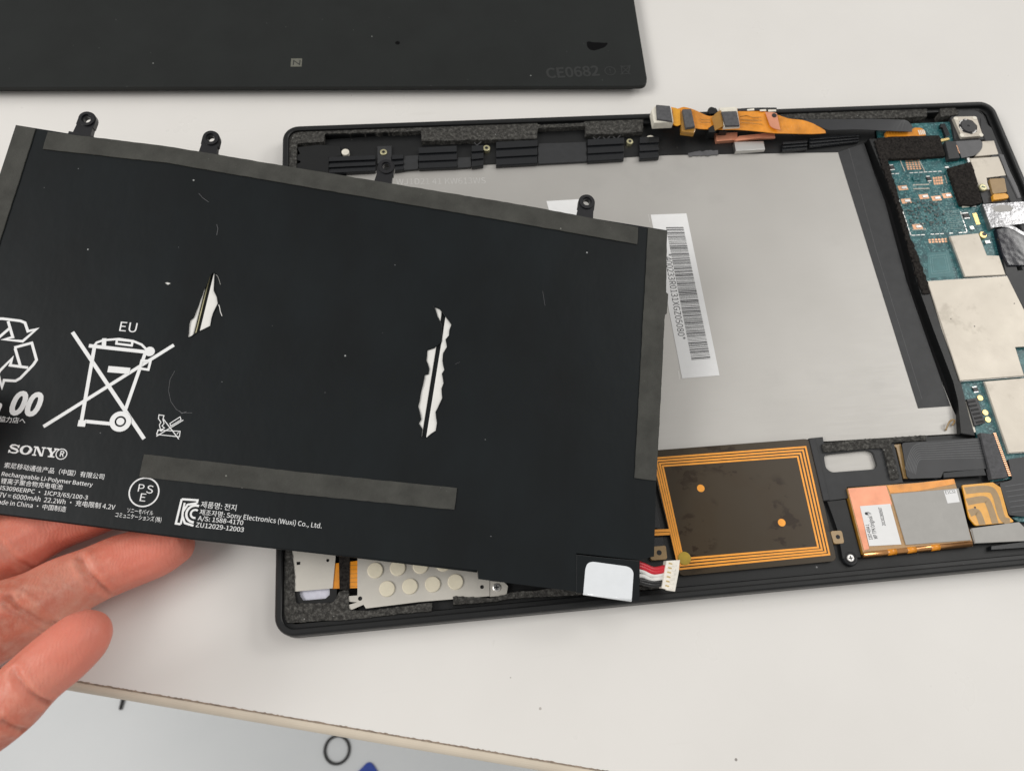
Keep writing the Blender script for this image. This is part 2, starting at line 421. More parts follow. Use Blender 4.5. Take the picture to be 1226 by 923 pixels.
while s < 160:
    w = 0.16 + 0.22 * r.random() ** 2; z = 0.03 + 0.05 * r.random()
    cur = (bm.verts.new((*dk(s, 0.05 + w), z)), bm.verts.new((*dk(s, -0.10 - 0.05 * r.random()), 0.02)))
    if prev: bm.faces.new((prev[0], prev[1], cur[1], cur[0]))
    prev = cur; s += r.uniform(0.3, 0.9)
finish(bm, 'glue_seam', desk, 'glue')
for s in (-540, 840):
    for t in (60, 690):
        prism('leg', offs(dk(s, t), 50, 50, -0.253), FZ, -25.02, 'edging', desk, bev=1.0)

# bits lying on the floor
rc = [(-89.22,-47.08)][0]
bm = bmesh.new(); R0 = 13.2
pts = [(R0 * math.cos(2 * math.pi * k / 40), R0 * 1.05 * math.sin(2 * math.pi * k / 40)) for k in range(40)]
rings = []
for (x, y) in pts:
    d = Vector((x, y)).normalized()
    rings.append([bm.verts.new((rc[0] + x + d.x * 1.5 * math.cos(a), rc[1] + y + d.y * 1.5 * math.cos(a), FZ + 1.5 + 1.5 * math.sin(a))) for a in [2 * math.pi * k / 10 for k in range(10)]])
for i in range(40):
    for k in range(10):
        bm.faces.new((rings[i][k], rings[i][(k + 1) % 10], rings[(i + 1) % 40][(k + 1) % 10], rings[(i + 1) % 40][k]))
tag(finish(bm, 'rubber_ring', None, 'ring', True), 'thin black rubber ring lying on the pale floor', 'ring')
p = [(-319.02,32.97),(-322.17,16.57)]
bm = bmesh.new(); tube(bm, [(p[0][0], p[0][1], FZ + 1.9), ((p[0][0] + p[1][0]) / 2, (p[0][1] + p[1][1]) / 2, FZ + 2.0), (p[1][0], p[1][1], FZ + 1.9)], [1.7, 1.9, 1.6], 10)
tag(finish(bm, 'black_pin', None, 'ring', True), 'short black pin on the floor by the desk edge', 'pin')
pk = [(-54.00,-59.78),(-40.11,-82.55),(-76.33,-78.78)]
c = (sum(q[0] for q in pk) / 3, sum(q[1] for q in pk) / 3)
prism('opening_pick', rounded(pk, 8, 8), FZ, FZ + 2.0, 'blue', None, bev=0.7, smooth=False)
tag(bpy.data.objects['opening_pick'], 'blue triangular plastic pick lying on the floor', 'pick')

# ------------------------------------------------------------------ removed back cover
lid = thing('back_cover', 'matte black tablet back cover lying flat on the desk', 'cover')
LC = Vector([(133.86,186.06)][0]); la = math.radians(-2.2); lu = Vector((math.cos(la), math.sin(la))); lv = Vector((-lu.y, lu.x))
def ld(x, y): q = LC + lu * x + lv * y; return (q.x, q.y)
out = [ld(-266, 0), ld(0, 0), ld(0, 172), ld(-266, 172)]
ins = [ld(-263, 3), ld(-3, 3), ld(-3, 169), ld(-263, 169)]
shell = prism('shell', rounded(out, 3.4, 6), 3.4, 5.0, 'lid', lid, bev=0.5)
holed('clip_rim', rounded(ins, 2.5, 4), [rounded([ld(-261.5, 4.5), ld(-4.5, 4.5), ld(-4.5, 167.5), ld(-261.5, 167.5)], 2, 4)], 0.0, 3.39, 'black', lid)
q = [(2.39,204.43),(6.37,204.28),(6.18,200.37),(2.22,200.53)]
tg = prism('tag_mark', q, 4.99, 5.03, 'lid_tag', lid, bev=0)
strokes('tag_letter', [([(3.16,201.17),(3.35,203.40),(5.45,201.36),(5.65,203.59)], 0.35)], 5.06, 'lid_mark', tg)
a, b = [(96.17,191.32),(116.33,191.84)]
text('lettering', 'CE0682', a, b, 4.6, 5.03, 'lid_mark', lid, bold=0.01)
cc = [(120.50,193.82)][0]
strokes('warning_mark', [(disc(cc, 2.0, 24), 0.3, True), ([(120.54,194.89),(120.55,193.55)], 0.3), ([(120.51,193.01),(120.49,192.64)], 0.3)], 5.03, 'lid_mark', lid)
strokes('bin_mark', [([(125.09,195.79),(128.49,195.93),(127.26,192.21),(124.94,192.14)], 0.32, True), ([(124.97,196.34),(128.04,191.80)], 0.3), ([(124.26,191.79),(128.76,196.30)], 0.3)], 5.03, 'lid_mark', lid)
st = [(113.55,208.57),(114.53,208.92),(115.94,208.32),(117.63,208.26),(120.35,207.88),(121.56,208.01),(121.52,207.17),(120.01,205.56),(117.77,204.81),(115.98,204.11),(114.15,204.67),(113.41,206.35)]
prism('stain', rounded(st, 0.8, 3), 4.99, 5.025, 'stain', lid, bev=0)
prism('stain', disc([(41.57,210.70)][0], 0.9, 12), 4.99, 5.02, 'stain', lid, bev=0)
recentre(lid, (*ld(-133, 86), 0))

# ------------------------------------------------------------------ tablet body lying face down
tab = thing('tablet', 'opened black tablet lying face down, silver panel and circuit board exposed', 'tablet')
W, H = 266.0, 172.0
def rrect(o, rad, seg=8):
    r = max(0.4, rad - o); pts = []
    for (cx, cy, a0) in ((W - o - r, o + r, -90), (W - o - r, H - o - r, 0), (o + r, H - o - r, 90), (o + r, o + r, 180)):
        for k in range(seg + 1):
            a = math.radians(a0 + 90 * k / seg); pts.append((cx + r * math.cos(a), cy + r * math.sin(a)))
    return pts
bm = bmesh.new()
prof = [(0.9, 0.0), (0.15, 0.7), (0.0, 1.2), (0.0, 3.0), (0.18, 3.1), (0.18, 3.3), (0.0, 3.4), (0.0, 5.6), (0.25, 6.2), (0.7, 6.5), (1.7, 6.5), (2.0, 6.3), (2.1, 6.0), (2.1, 5.0), (3.3, 4.9), (3.4, 4.7), (3.4, 1.5)]
rings = [[bm.verts.new((x, y, z)) for x, y in rrect(o_, 5.6)] for o_, z in prof]
for a, b in zip(rings, rings[1:]):
    n = len(a)
    for k in range(n): bm.faces.new((a[k], a[(k + 1) % n], b[(k + 1) % n], b[k]))
bm.faces.new(rings[0][::-1])
ch = finish(bm, 'chassis', tab, 'black')
prism('tray_floor', rrect(3.41, 5.6), 0.9, 1.5, 'black_deep', tab, bev=0)

# silver panel in the middle with its stickers and tape
lx0, ly0 = 22.0, [(116.69,44.70)][0][1]
panel = prism('display_panel', [(lx0, ly0 - 1.0)] + [(166.13,43.36),(211.00,42.47),(212.02,46.34),(211.31,51.83),(210.78,60.65),(210.56,79.87),(210.32,98.25),(211.27,115.48),(212.27,131.40),(211.80,142.85),(211.87,157.74),(201.15,155.55),(136.96,157.37),(20.56,155.34)] + [(lx0, 149)], 1.5, 3.0, 'lcd', tab, bev=0.1)
prism('tape', [(200.67,153.17),(202.02,155.40),(211.78,157.64),(211.71,142.76),(212.18,131.31),(211.19,115.40),(210.23,98.18),(210.47,79.82),(210.70,60.60),(210.95,51.81),(200.03,51.87),(200.41,110.89)], 2.99, 3.12, 'charcoal', panel, bev=0)
strokes('tape_seam', [([(205.22,155.23),(202.99,110.72),(202.22,54.78)], 0.10)], 3.14, 'grey_plastic', panel)
lb = [(125.76,130.02),(138.56,129.85),(137.71,67.93),(125.36,67.77)]
lab = prism('barcode_label', lb, 2.99, 3.10, 'paper', panel, bev=0)
ba = [Vector(v) for v in [(130.22,124.55),(136.41,124.27),(135.94,73.82),(129.61,73.73)]]
bm = bmesh.new(); r = random.Random(11); t = 0.0
while t < 1.0:
    w = r.choice((0.003, 0.003, 0.005, 0.008)); g = r.choice((0.003, 0.004, 0.004, 0.007))
    t2 = min(1.0, t + w)
    p = [ba[0].lerp(ba[3], t), ba[1].lerp(ba[2], t), ba[1].lerp(ba[2], t2), ba[0].lerp(ba[3], t2)]
    bm.faces.new([bm.verts.new((v.x, v.y, 3.115)) for v in p]); t = t2 + g
finish(bm, 'bar_code', lab, 'ink')
a, b = [(127.79,113.91),(126.83,81.43)]
text('lettering', '*400233R0131XGZ05080*', a, b, 6.4, 3.12, 'ink', lab)
prism('paper_label', [(89.86,137.71),(101.87,137.90),(105.93,126.57),(91.23,126.25)], 2.99, 3.10, 'paper', panel, bev=0)
a, b = [(38.24,147.53),(69.38,146.44)]
text('etched_text', 'WJ1D21 41 KW613WS', a, b, 4.0, 3.02, 'etch', panel)
for q in ([(124.71,70.51),(124.52,67.47)], [(125.01,130.28),(125.01,127.12)]): strokes('etched_tick', [(q, 0.22)], 3.02, 'etch', panel)
# loose curl of tape
c = [(206.62,43.81),(207.60,45.89),(208.81,46.59),(209.64,46.13),(209.13,45.19)]
bm = bmesh.new(); tube(bm, smooth_path([(x, y, z) for (x, y), z in zip(c, (3.2, 4.6, 5.0, 4.4, 3.4))], 4), 0.28, 6)
finish(bm, 'adhesive_curl', panel, 'brown_part', True)

# wall between panel and board, with ragged foam
prism('divider_wall', [(212.77,157.55),(216.95,157.35),(216.00,141.07),(215.76,129.74),(215.27,113.91),(216.16,96.37),(215.44,78.52),(215.67,59.14),(214.59,46.82),(214.43,40.67),(209.81,41.86),(212.90,52.65),(213.25,59.61),(212.56,78.71),(212.41,96.94),(213.75,114.00),(214.52,129.81),(213.80,141.19),(213.15,152.14)], 1.5, 5.0, 'black', tab, bev=0.25)
prism('divider_foam', ragged([(214.49,156.36),(217.27,155.84),(216.55,141.47),(216.08,129.43),(215.27,113.65),(215.98,98.45),(215.50,91.30),(213.15,91.45),(212.71,97.67),(213.76,113.74),(214.53,129.52),(214.03,141.60)], 0.6, 0.4, 4), 4.9, 5.5, 'felt', tab, bev=0.15)

# foam gasket round the rim
def foam(poly, z0=1.5, z1=5.5, seed=1, st=0.9, am=0.16, name='foam_gasket'):
    return prism(name, ragged(poly, st, am, seed), z0, z1, 'foam', tab, bev=0.25)
foam([(1.76,170.18),(3.19,171.41),(15.34,171.77),(48.54,171.54),(90.08,171.15),(89.85,169.06),(107.33,169.21),(107.56,170.93),(129.34,170.91),(128.22,164.22),(117.97,163.94),(106.93,164.09),(107.45,167.86),(89.70,167.74),(89.18,163.05),(48.13,163.91),(48.37,168.36),(14.16,168.86),(14.14,165.37),(4.67,164.92),(4.42,121.25),(2.01,121.40)], seed=2)
foam([(177.86,169.98),(189.56,170.56),(205.40,170.96),(222.94,171.31),(239.98,171.69),(238.29,166.39),(232.27,166.35),(224.47,166.09),(197.24,167.02),(189.73,167.24),(180.98,168.37)], seed=3)
foam([(245.25,171.30),(249.56,171.02),(251.14,169.72),(251.17,167.09),(247.57,166.16),(243.49,165.91)], seed=5)
foam([(2.34,24.80),(4.20,23.32),(4.98,17.72),(5.15,11.96),(5.43,8.64),(15.52,7.87),(17.15,10.87),(19.70,10.95),(19.60,5.62),(24.66,4.84),(33.79,5.24),(42.30,5.56),(42.16,3.22),(33.71,3.44),(19.87,3.11),(2.97,3.82),(2.49,5.34)], seed=6)
foam([(48.10,6.74),(59.32,5.25),(64.16,6.20),(84.37,6.23),(84.06,3.92),(64.97,4.73),(59.23,4.34),(47.94,4.46)], seed=7)
foam([(100.02,4.47),(103.86,4.88),(106.89,4.15),(107.40,3.50),(100.51,3.67)], seed=8)
foam([(164.40,41.97),(174.25,42.36),(186.22,42.25),(198.49,42.13),(197.97,40.48),(186.10,40.75),(185.89,38.94),(185.57,29.15),(182.97,29.20),(183.29,39.14),(180.71,39.41),(164.04,39.35)], z0=4.6, z1=5.3, seed=9, st=0.7, am=0.12)

# upper bay: plate, recesses, moulded snap blocks, inserts
prism('upper_bay', [(3.37,167.57),(46.82,169.21),(132.79,169.78),(218.70,168.22),(215.95,156.51),(211.54,157.11),(200.43,153.41),(136.50,155.26),(20.57,153.67),(3.48,153.14)], 1.5, 3.3, 'black', tab, bev=0.1)
prism('cover_panel', [(4.45,163.75),(11.76,164.35),(19.54,163.70),(19.80,159.19),(15.49,159.00),(15.42,150.74),(4.53,151.31),(4.50,156.61),(6.20,156.79),(6.19,157.86),(4.49,158.21),(4.47,160.36),(6.18,160.55)], 1.5, 5.0, 'black', tab, bev=0.2)
def snap_block(q):
    """four corner polygon at z 4.8: rails across a base with a window between"""
    A, B, Cc, D = [Vector(v) for v in q]
    base = prism('snap_block', q, 3.29, 4.3, 'black_gloss', tab, bev=0.15)
    for t0, t1, z in ((0.02, 0.30, 5.0), (0.50, 0.66, 4.9), (0.86, 0.98, 4.7)):
        p = [A.lerp(D, t0), B.lerp(Cc, t0), B.lerp(Cc, t1), A.lerp(D, t1)]
        prism('rail', [tuple(v) for v in p], 4.29, z, 'black_gloss', base, bev=0.12)
    return base
for s in ([(15.46,159.17),(31.67,159.17),(31.46,152.45),(15.40,152.22)], [(37.43,158.88),(41.36,158.96),(41.07,152.48),(37.16,152.15)], [(46.76,161.71),(60.27,161.87),(59.83,152.59),(46.50,152.61)],
          [(65.60,161.61),(69.85,161.68),(69.09,152.80),(64.87,152.33)], [(74.44,162.86),(89.40,163.26),(88.22,152.77),(73.50,152.57)], [(107.57,162.38),(120.99,162.59),(119.48,152.98),(106.23,152.68)], [(126.77,162.46),(134.02,162.54),(132.35,153.02),(125.18,152.83)],
          [(179.67,157.61),(189.20,158.04),(188.23,154.23),(178.75,153.81)], [(190.56,159.47),(209.74,159.76),(208.87,156.67),(189.44,155.06)]):
    snap_block(s)
prism('sloped_plate', [(89.53,161.93),(107.12,161.78),(106.16,153.17),(88.52,152.96)], 3.29, 4.2, 'charcoal', tab, bev=0.2)
prism('sloped_plate', [(60.15,157.14),(65.03,157.17),(64.69,152.82),(59.83,152.66)], 3.29, 4.2, 'charcoal', tab, bev=0.2)
prism('sloped_plate', [(41.31,158.77),(46.58,158.91),(46.27,152.96),(41.03,152.69)], 3.29, 4.2, 'charcoal', tab, bev=0.2)
for q in ([(66.66,163.00),(67.53,161.75),(69.22,163.36)], [(74.82,162.61),(75.69,161.45),(77.20,162.98)], [(77.96,162.70),(78.82,161.44),(80.34,162.97)], [(82.68,162.71),(83.53,161.45),(85.06,162.94)], [(85.81,162.56),(86.67,161.40),(87.82,162.90)],
          [(109.80,163.30),(110.78,162.12),(112.36,163.46)], [(113.46,163.12),(114.45,161.94),(116.07,163.57)], [(117.18,163.23),(118.16,162.05),(119.80,163.67)]):
    bm = bmesh.new(); tube(bm, [(x, y, 4.6) for x, y in q], 0.16, 6); finish(bm, 'lattice_rib', tab, 'grey_plastic')
def insert(c, r, mat, hole=True):
    o = prism('threaded_insert', disc(c, r, 20), 3.29, 4.75, mat, tab, bev=0.15)
    if hole: prism('bore', disc(c, r * 0.45, 12), 4.70, 4.78, 'black_deep', o, bev=0)
insert([(34.51,160.43)][0], 1.25, 'brass'); insert([(70.80,160.40)][0], 1.3, 'brass'); insert([(122.92,160.84)][0], 1.2, 'brass')
insert([(21.31,161.09)][0], 1.35, 'cream', False)
insert([(130.76,161.49)][0], 1.7, 'cream', False)
prism('mount_plate', [(32.44,163.39),(37.40,163.39),(37.11,156.04),(32.19,155.82)], 3.29, 4.3, 'charcoal', tab, bev=0.15)
prism('copper_tab', [(155.10,162.84),(163.60,162.95),(162.99,159.57),(154.98,159.25)], 3.2, 4.9, 'copper', tab, bev=0.2)
prism('copper_tab', [(161.39,158.95),(163.50,160.69),(170.12,160.73),(172.79,161.51),(177.23,161.80),(177.05,159.30),(171.46,159.31),(162.22,158.61)], 4.6, 5.6, 'copper', tab, bev=0.3)
prism('steel_tab', [(161.36,158.46),(172.49,158.32),(172.24,154.56),(161.10,154.37)], 3.2, 5.0, 'steel', tab, bev=0.15)
prism('adhesive_residue', ragged([(143.83,155.36),(148.47,156.11),(153.43,156.36),(155.47,156.26),(154.81,154.07),(149.72,154.18),(143.99,154.08)], 0.8, 0.3, 5), 3.29, 3.42, 'grey_plastic', tab, bev=0)
bm = bmesh.new(); tube(bm, [(x, y, 5.6) for x, y in [(184.04,160.59),(184.67,160.14)]], 0.9, 10); finish(bm, 'boss', tab, 'black_gloss')

# lifted flex with the front camera and sensors, lying over the upper bay
flex = strip('sensor_flex', [((*a, za), (*b, zb)) for a, b, za, zb in zip(
    [(139.20,172.02),(141.58,171.33),(143.79,171.43),(147.62,170.09),(151.95,168.15),(154.79,168.22),(157.61,169.64),(164.32,169.93),(172.42,169.18),(177.79,167.57),(182.74,165.59),(188.02,164.96),(192.65,163.01),(195.85,160.54)],
    [(137.88,164.76),(140.20,163.89),(142.43,164.17),(146.45,162.46),(150.77,162.26),(153.62,162.51),(155.63,161.65),(162.41,161.14),(170.37,160.20),(175.85,159.37),(181.20,159.30),(186.53,159.05),(191.61,159.01),(195.86,159.38)],
    (9.0, 8.8, 9.4, 9.2, 8.3, 8.0, 8.9, 9.2, 8.8, 8.4, 8.0, 7.6, 7.2, 6.8),
    (8.4, 8.3, 8.6, 8.5, 7.9, 7.8, 8.2, 8.3, 8.0, 7.8, 7.4, 7.2, 7.0, 6.7))], 0.22, 'amber', tab)
# (box poly at top height, top height, base height)
def module(name, poly, z1, z0, mat, pad=None, padmat='grey_plastic', padz=0.8):
    o = prism(name, poly, z0, z1, mat, flex, bev=0.25)
    if pad: prism('foam_pad', pad, z1 - 0.02, z1 + padz, padmat, o, bev=0.15)
    return o
M['pad_dark'] = simple('dark foam pad', (0.085, 0.085, 0.09), 0.8, vscale=900, var=0.25, bstr=0.6, bscale=2500, bdist=0.00015)
module('camera_module', [(131.13,169.62),(132.74,171.46),(138.65,170.19),(138.22,163.83),(131.01,163.77)], 10.6, 7.4, 'cream', [(132.94,171.15),(137.89,170.38),(137.53,163.53),(132.15,164.77)], 'pad_dark')
module('sensor_module', [(142.34,169.43),(146.12,170.02),(146.04,160.80),(145.27,159.36),(140.72,160.31)], 9.6, 7.6, 'amber_dark', [(142.47,169.24),(145.70,169.20),(145.54,161.25),(142.09,160.82)], 'pad_dark', 1.2)
module('microphone_module', [(156.83,170.41),(163.47,170.62),(162.74,161.60),(156.70,161.53)], 9.6, 8.0, 'cream', [(156.85,167.76),(162.50,167.81),(162.24,161.32),(156.98,161.37)], 'pad_dark', 0.9)
strip('flex_fold', [((*a, 9.6), (*b, 9.3)) for a, b in zip([(139.44,171.32),(140.58,170.92),(141.24,170.49),(142.08,170.20)], [(138.37,164.05),(139.23,163.26),(139.93,163.13),(141.10,163.57)])], 0.15, 'amber_yellow', flex)
strip('flex_fold', [((*a, z), (*b, z - 0.3)) for a, b, z in zip([(153.46,166.92),(154.85,167.76),(156.50,168.80),(157.13,168.87)], [(153.67,161.11),(155.01,161.29),(156.12,161.74),(157.07,161.84)], (8.6, 9.6, 9.9, 9.7))], 0.15, 'amber_dark', flex)
strip('flex_fold', [((*a, 9.2), (*b, 8.9)) for a, b in zip([(173.75,167.88),(174.98,167.83),(176.21,167.77),(177.99,167.19)], [(174.31,161.99),(175.10,160.95),(176.00,160.41),(177.71,159.83)])], 0.15, 'copper', flex)
strip('board_edge', [((*a, 9.2), (*b, 9.2)) for a, b in zip([(163.66,169.96),(167.62,170.09),(172.59,170.07),(178.57,169.81)], [(163.55,168.85),(167.33,168.78),(172.32,168.86),(178.33,168.80)])], 0.5, 'chip', flex)
for q in ([(167.16,169.43),(169.91,169.72),(169.79,168.81),(167.13,168.72)], [(171.91,169.02),(174.34,169.11),(174.23,168.30),(171.83,168.31)], [(175.03,168.88),(178.10,168.84),(177.88,167.94),(174.90,167.97)]):
    prism('solder_pad', q, 9.19, 9.35, 'cream', flex, bev=0.05)
for pts in ([(164.01,166.48),(166.56,166.87),(168.79,165.76),(171.69,165.83)], [(163.94,165.22),(166.51,164.75),(171.77,164.36)], [(163.82,163.72),(167.80,163.19),(171.55,162.52)], [(148.84,166.09),(150.36,165.52),(152.41,165.58)], [(148.55,164.60),(150.92,164.24),(152.55,164.27)]):
    bm = bmesh.new(); tube(bm, [(x, y, 9.0 - 0.35 * (k > 99)) for k, (x, y) in enumerate(pts)], 0.10, 6); finish(bm, 'trace', flex, 'amber_dark')
prism('grommet', rounded([(152.90,170.92),(153.98,172.15),(155.67,172.33),(156.64,171.01),(156.68,169.22),(152.96,169.14)], 0.8), 6.0, 8.0, 'black', flex, bev=0.4)
prism('rivet', disc([(176.80,166.24)][0], 0.9, 14), 8.3, 9.35, 'chip', flex, bev=0.1)
prism('clip_block', [(151.59,162.65),(153.48,163.91),(154.22,163.52),(154.26,162.12),(153.95,160.65),(151.20,160.68)], 5.0, 8.2, 'black', flex, bev=0.2)
prism('clip_block', [(155.92,163.32),(157.82,163.58),(159.09,162.77),(158.62,161.54),(155.78,161.68)], 5.0, 7.2, 'black', flex, bev=0.2)
strip('black_ribbon', [((*a, z), (*b, z2)) for a, b, z, z2 in zip(
    [(188.21,165.62),(196.52,165.30),(205.92,164.75),(214.92,164.40),(224.91,163.82),(228.59,163.35),(230.00,160.84)], [(196.79,160.28),(199.65,160.15),(205.62,160.05),(211.53,159.65),(218.40,159.03),(226.34,158.53),(229.08,158.52)],
    (7.2, 7.3, 7.45, 7.45, 7.3, 7.0, 6.8), (7.2, 7.25, 7.3, 7.3, 7.2, 6.9, 6.7))], 0.2, 'flex_black', flex)
conn = prism('flex_connector', rounded([(220.05,160.35),(230.36,160.66),(231.88,161.44),(234.38,161.20),(235.51,159.93),(235.15,157.52),(219.79,157.76)], 0.5), 4.0, 5.3, 'amber', tab, bev=0.2)
for k in range(9):
    a = Vector([(220.94,159.97)][0]); b = Vector([(229.88,160.04)][0]); c = a.lerp(b, k / 8)
    prism('trace', offs(c, 0.5, 1.9, 0), 5.29, 5.33, 'amber_trace', conn, bev=0)
for k in range(4):
    a = Vector([(232.92,159.10)][0]); b = Vector([(235.00,159.19)][0]); c = a.lerp(b, k / 3)
    prism('trace', offs(c, 0.45, 2.2, 0), 5.29, 5.34, 'cream', conn, bev=0)

# ---- main circuit board
pcb = prism('circuit_board', [(218.55,164.42),(248.69,164.62),(249.76,155.84),(248.89,125.01),(248.31,107.42),(244.86,76.38),(246.74,53.43),(243.33,28.25),(215.45,25.96),(215.81,40.35),(215.07,47.16),(216.43,59.51),(216.20,78.98),(216.62,96.93),(215.72,114.55),(216.21,130.45),(216.44,141.83),(217.39,158.18)], 3.0, 4.0, 'pcb', tab, bev=0.05)
felt1 = prism('felt_pad', ragged([(215.97,157.43),(227.71,157.54),(240.37,157.36),(239.56,147.94),(229.56,147.62),(215.90,147.65)], 0.8, 0.1, 4), 3.99, 5.4, 'felt', pcb, bev=0.2)
prism('felt_pad', ragged([(238.89,142.37),(248.51,144.74),(248.61,141.87),(246.71,126.84),(243.09,125.95),(238.29,126.32)], 0.8, 0.1, 5), 3.99, 5.4, 'felt', pcb, bev=0.2)
# land patterns, too small to tell apart: joined
bm = bmesh.new()
def grid_pads(q, nx, ny, fill=0.62, z=4.06):
    A, B, Cc, D = [Vector(v) for v in q]
    for i in range(nx):
        for j in range(ny):
            def pt(u, v): return A.lerp(B, u).lerp(D.lerp(Cc, u), v)
            u0, u1 = (i + 0.5 - fill / 2) / nx, (i + 0.5 + fill / 2) / nx
            v0, v1 = (j + 0.5 - fill / 2) / ny, (j + 0.5 + fill / 2) / ny
            add_prism(bm, [tuple(pt(*k)) for k in ((u0, v0), (u1, v0), (u1, v1), (u0, v1))], 3.99, z)
grid_pads([(224.49,147.94),(230.04,147.93),(229.74,143.30),(223.94,143.28)], 5, 5, 0.7)
grid_pads([(232.60,139.79),(236.52,139.94),(235.78,136.30),(232.09,136.19)], 4, 3, 0.8)
grid_pads([(222.46,113.68),(229.77,113.70),(229.40,111.77),(222.29,111.90)], 6, 2, 0.7)
o = finish(bm, 'pad_grid', pcb, 'copper_pad'); o['kind'] = 'stuff'
for c in ([(219.99,135.62)], [(219.49,129.91)], [(226.71,131.42)], [(231.21,130.48)], [(235.64,131.41)], [(220.34,118.90)]):
    p = prism('copper_land', offs(c[0], 3.6, 2.0, 0.05), 3.99, 4.07, 'copper_pad', pcb, bev=0)
    prism('solder_blob', rounded(offs((c[0][0] + 0.4, c[0][1]), 2.2, 1.1, 0.05), 0.4, 3), 4.06, 4.32, 'solder', p, bev=0.12)
# thin white outline of the removed shield, dashed
bm = bmesh.new(); q = [(217.00,141.95),(239.07,142.14),(237.95,115.56),(216.83,115.47)]; r = random.Random(2)
for i in range(4):
    a, b = Vector(q[i]), Vector(q[(i + 1) % 4]); n = int((b - a).length / 1.7)
    for k in range(n):
        if r.random() < 0.2: continue
        add_ribbon(bm, [a.lerp(b, (k + 0.08) / n), a.lerp(b, (k + 0.85) / n)], 0.34, 4.06)
o = finish(bm, 'shield_outline', pcb, 'solder'); o['kind'] = 'stuff'
# scatter of minute chips and lands
bm = bmesh.new(); r = random.Random(8); q = [Vector(v) for v in [(217.25,141.49),(238.47,141.50),(237.54,116.00),(217.16,115.95)]]
def inq(u, v): return q[0].lerp(q[1], u).lerp(q[3].lerp(q[2], u), v)
for k in range(330):
    u, v = r.random(), r.random(); c = inq(u, v); w = r.choice((0.25, 0.3, 0.5, 0.7)); h = r.choice((0.2, 0.3, 0.5))
    add_prism(bm, offs(c, w, h, 0.05), 3.99, 4.04 + 0.012 * r.random())
cb = bmesh.new()
for k in range(90):
    c = inq(0.05 + 0.65 * r.random(), 0.47 + 0.40 * r.random()); w = r.choice((0.5, 0.6, 0.9)); h = r.choice((0.35, 0.5, 0.6))
    add_prism(cb, offs(c, w, h, 0.05 + (1.57 if r.random() < 0.4 else 0)), 3.99, 4.12 + 0.2 * r.random())
o = finish(cb, 'minute_chips', pcb, simple('teal grey chips', (0.06, 0.085, 0.085), 0.4, var=0.6, vscale=900)); o['kind'] = 'stuff'
for k in range(16):
    for j in range(10):
        if r.random() < 0.8: add_prism(bm, offs(inq(0.74 + 0.016 * k, 0.66 + 0.032 * j), 0.27, 0.27), 3.99, 4.06)
o = finish(bm, 'solder_lands', pcb, simple('dull tinned lands', (0.16, 0.25, 0.25), 0.4, metal=0.3)); o['kind'] = 'stuff'
bm = bmesh.new()
for q2, n in (([(222.61,148.40),(222.95,143.20)], 9), ([(229.88,148.03),(230.55,142.81)], 9), ([(224.39,136.69),(230.11,136.60)], 12), ([(224.04,134.95),(229.74,134.86)], 12), ([(218.81,120.03),(223.28,119.98)], 9), ([(218.28,117.76),(222.92,117.69)], 9), ([(230.85,140.11),(230.77,137.23)], 6), ([(237.58,139.98),(237.33,136.88)], 6)):
    a, b = Vector(q2[0]), Vector(q2[1])
    for k in range(n): add_prism(bm, offs(a.lerp(b, k / (n - 1)), 0.32, 0.5, 0.05), 3.99, 4.07)
o = finish(bm, 'fine_pads', pcb, 'shield'); o['kind'] = 'stuff'
for c, w, h, m in (([(218.16,144.61)][0], 2.0, 1.6, 'chip'), ([(225.94,139.11)][0], 2.3, 1.8, 'pcb'), ([(241.01,126.35)][0], 3.0, 0.9, 'cream'), ([(239.67,122.32)][0], 2.2, 1.7, 'chip'), ([(243.82,126.19)][0], 1.6, 0.9, 'solder'),
                   ([(240.00,117.10)][0], 1.5, 1.5, 'solder'), ([(230.81,138.91)][0], 1.4, 1.6, 'chip'), ([(243.78,110.91)][0], 2.0, 1.2, 'steel'), ([(239.28,143.52)][0], 1.5, 0.8, 'solder'), ([(220.27,56.37)][0], 1.6, 1.4, 'chip')):
    o = prism('chip', offs(c, w, h, 0.06), 3.99, 4.5, m, pcb, bev=0.08)
    if m == 'chip':
        for s in (-1, 1): prism('end_cap', offs((c[0], c[1] + s * h * 0.62), w, h * 0.3, 0.06), 3.99, 4.35, 'solder', o, bev=0.05)
prism('gold_pad', [(242.44,123.31),(244.18,123.43),(243.98,118.57),(242.36,118.35)], 3.99, 4.12, 'gold', pcb, bev=0.03)
cx_ = prism('coax_socket', disc([(242.70,113.61)][0], 1.35, 20), 3.99, 5.0, 'gold', pcb, bev=0.15)
prism('socket_bore', disc([(243.12,113.85)][0], 0.75, 14), 4.95, 5.04, 'chip', cx_, bev=0)
o = prism('chip_outline', [(220.55,108.11),(228.40,108.11),(227.32,98.40),(217.76,98.07)], 3.99, 4.05, simple('teal chip land', (0.05, 0.17, 0.18), 0.3), pcb, bev=0)
strokes('outline_print', [([(221.02,106.91),(227.17,107.11),(226.27,99.95),(219.53,99.62)], 0.14, True), ([(221.57,105.92),(226.20,106.02),(225.50,100.75),(220.42,100.50)], 0.12, True)], 4.08, simple('pale teal print', (0.16, 0.30, 0.31), 0.4), o)
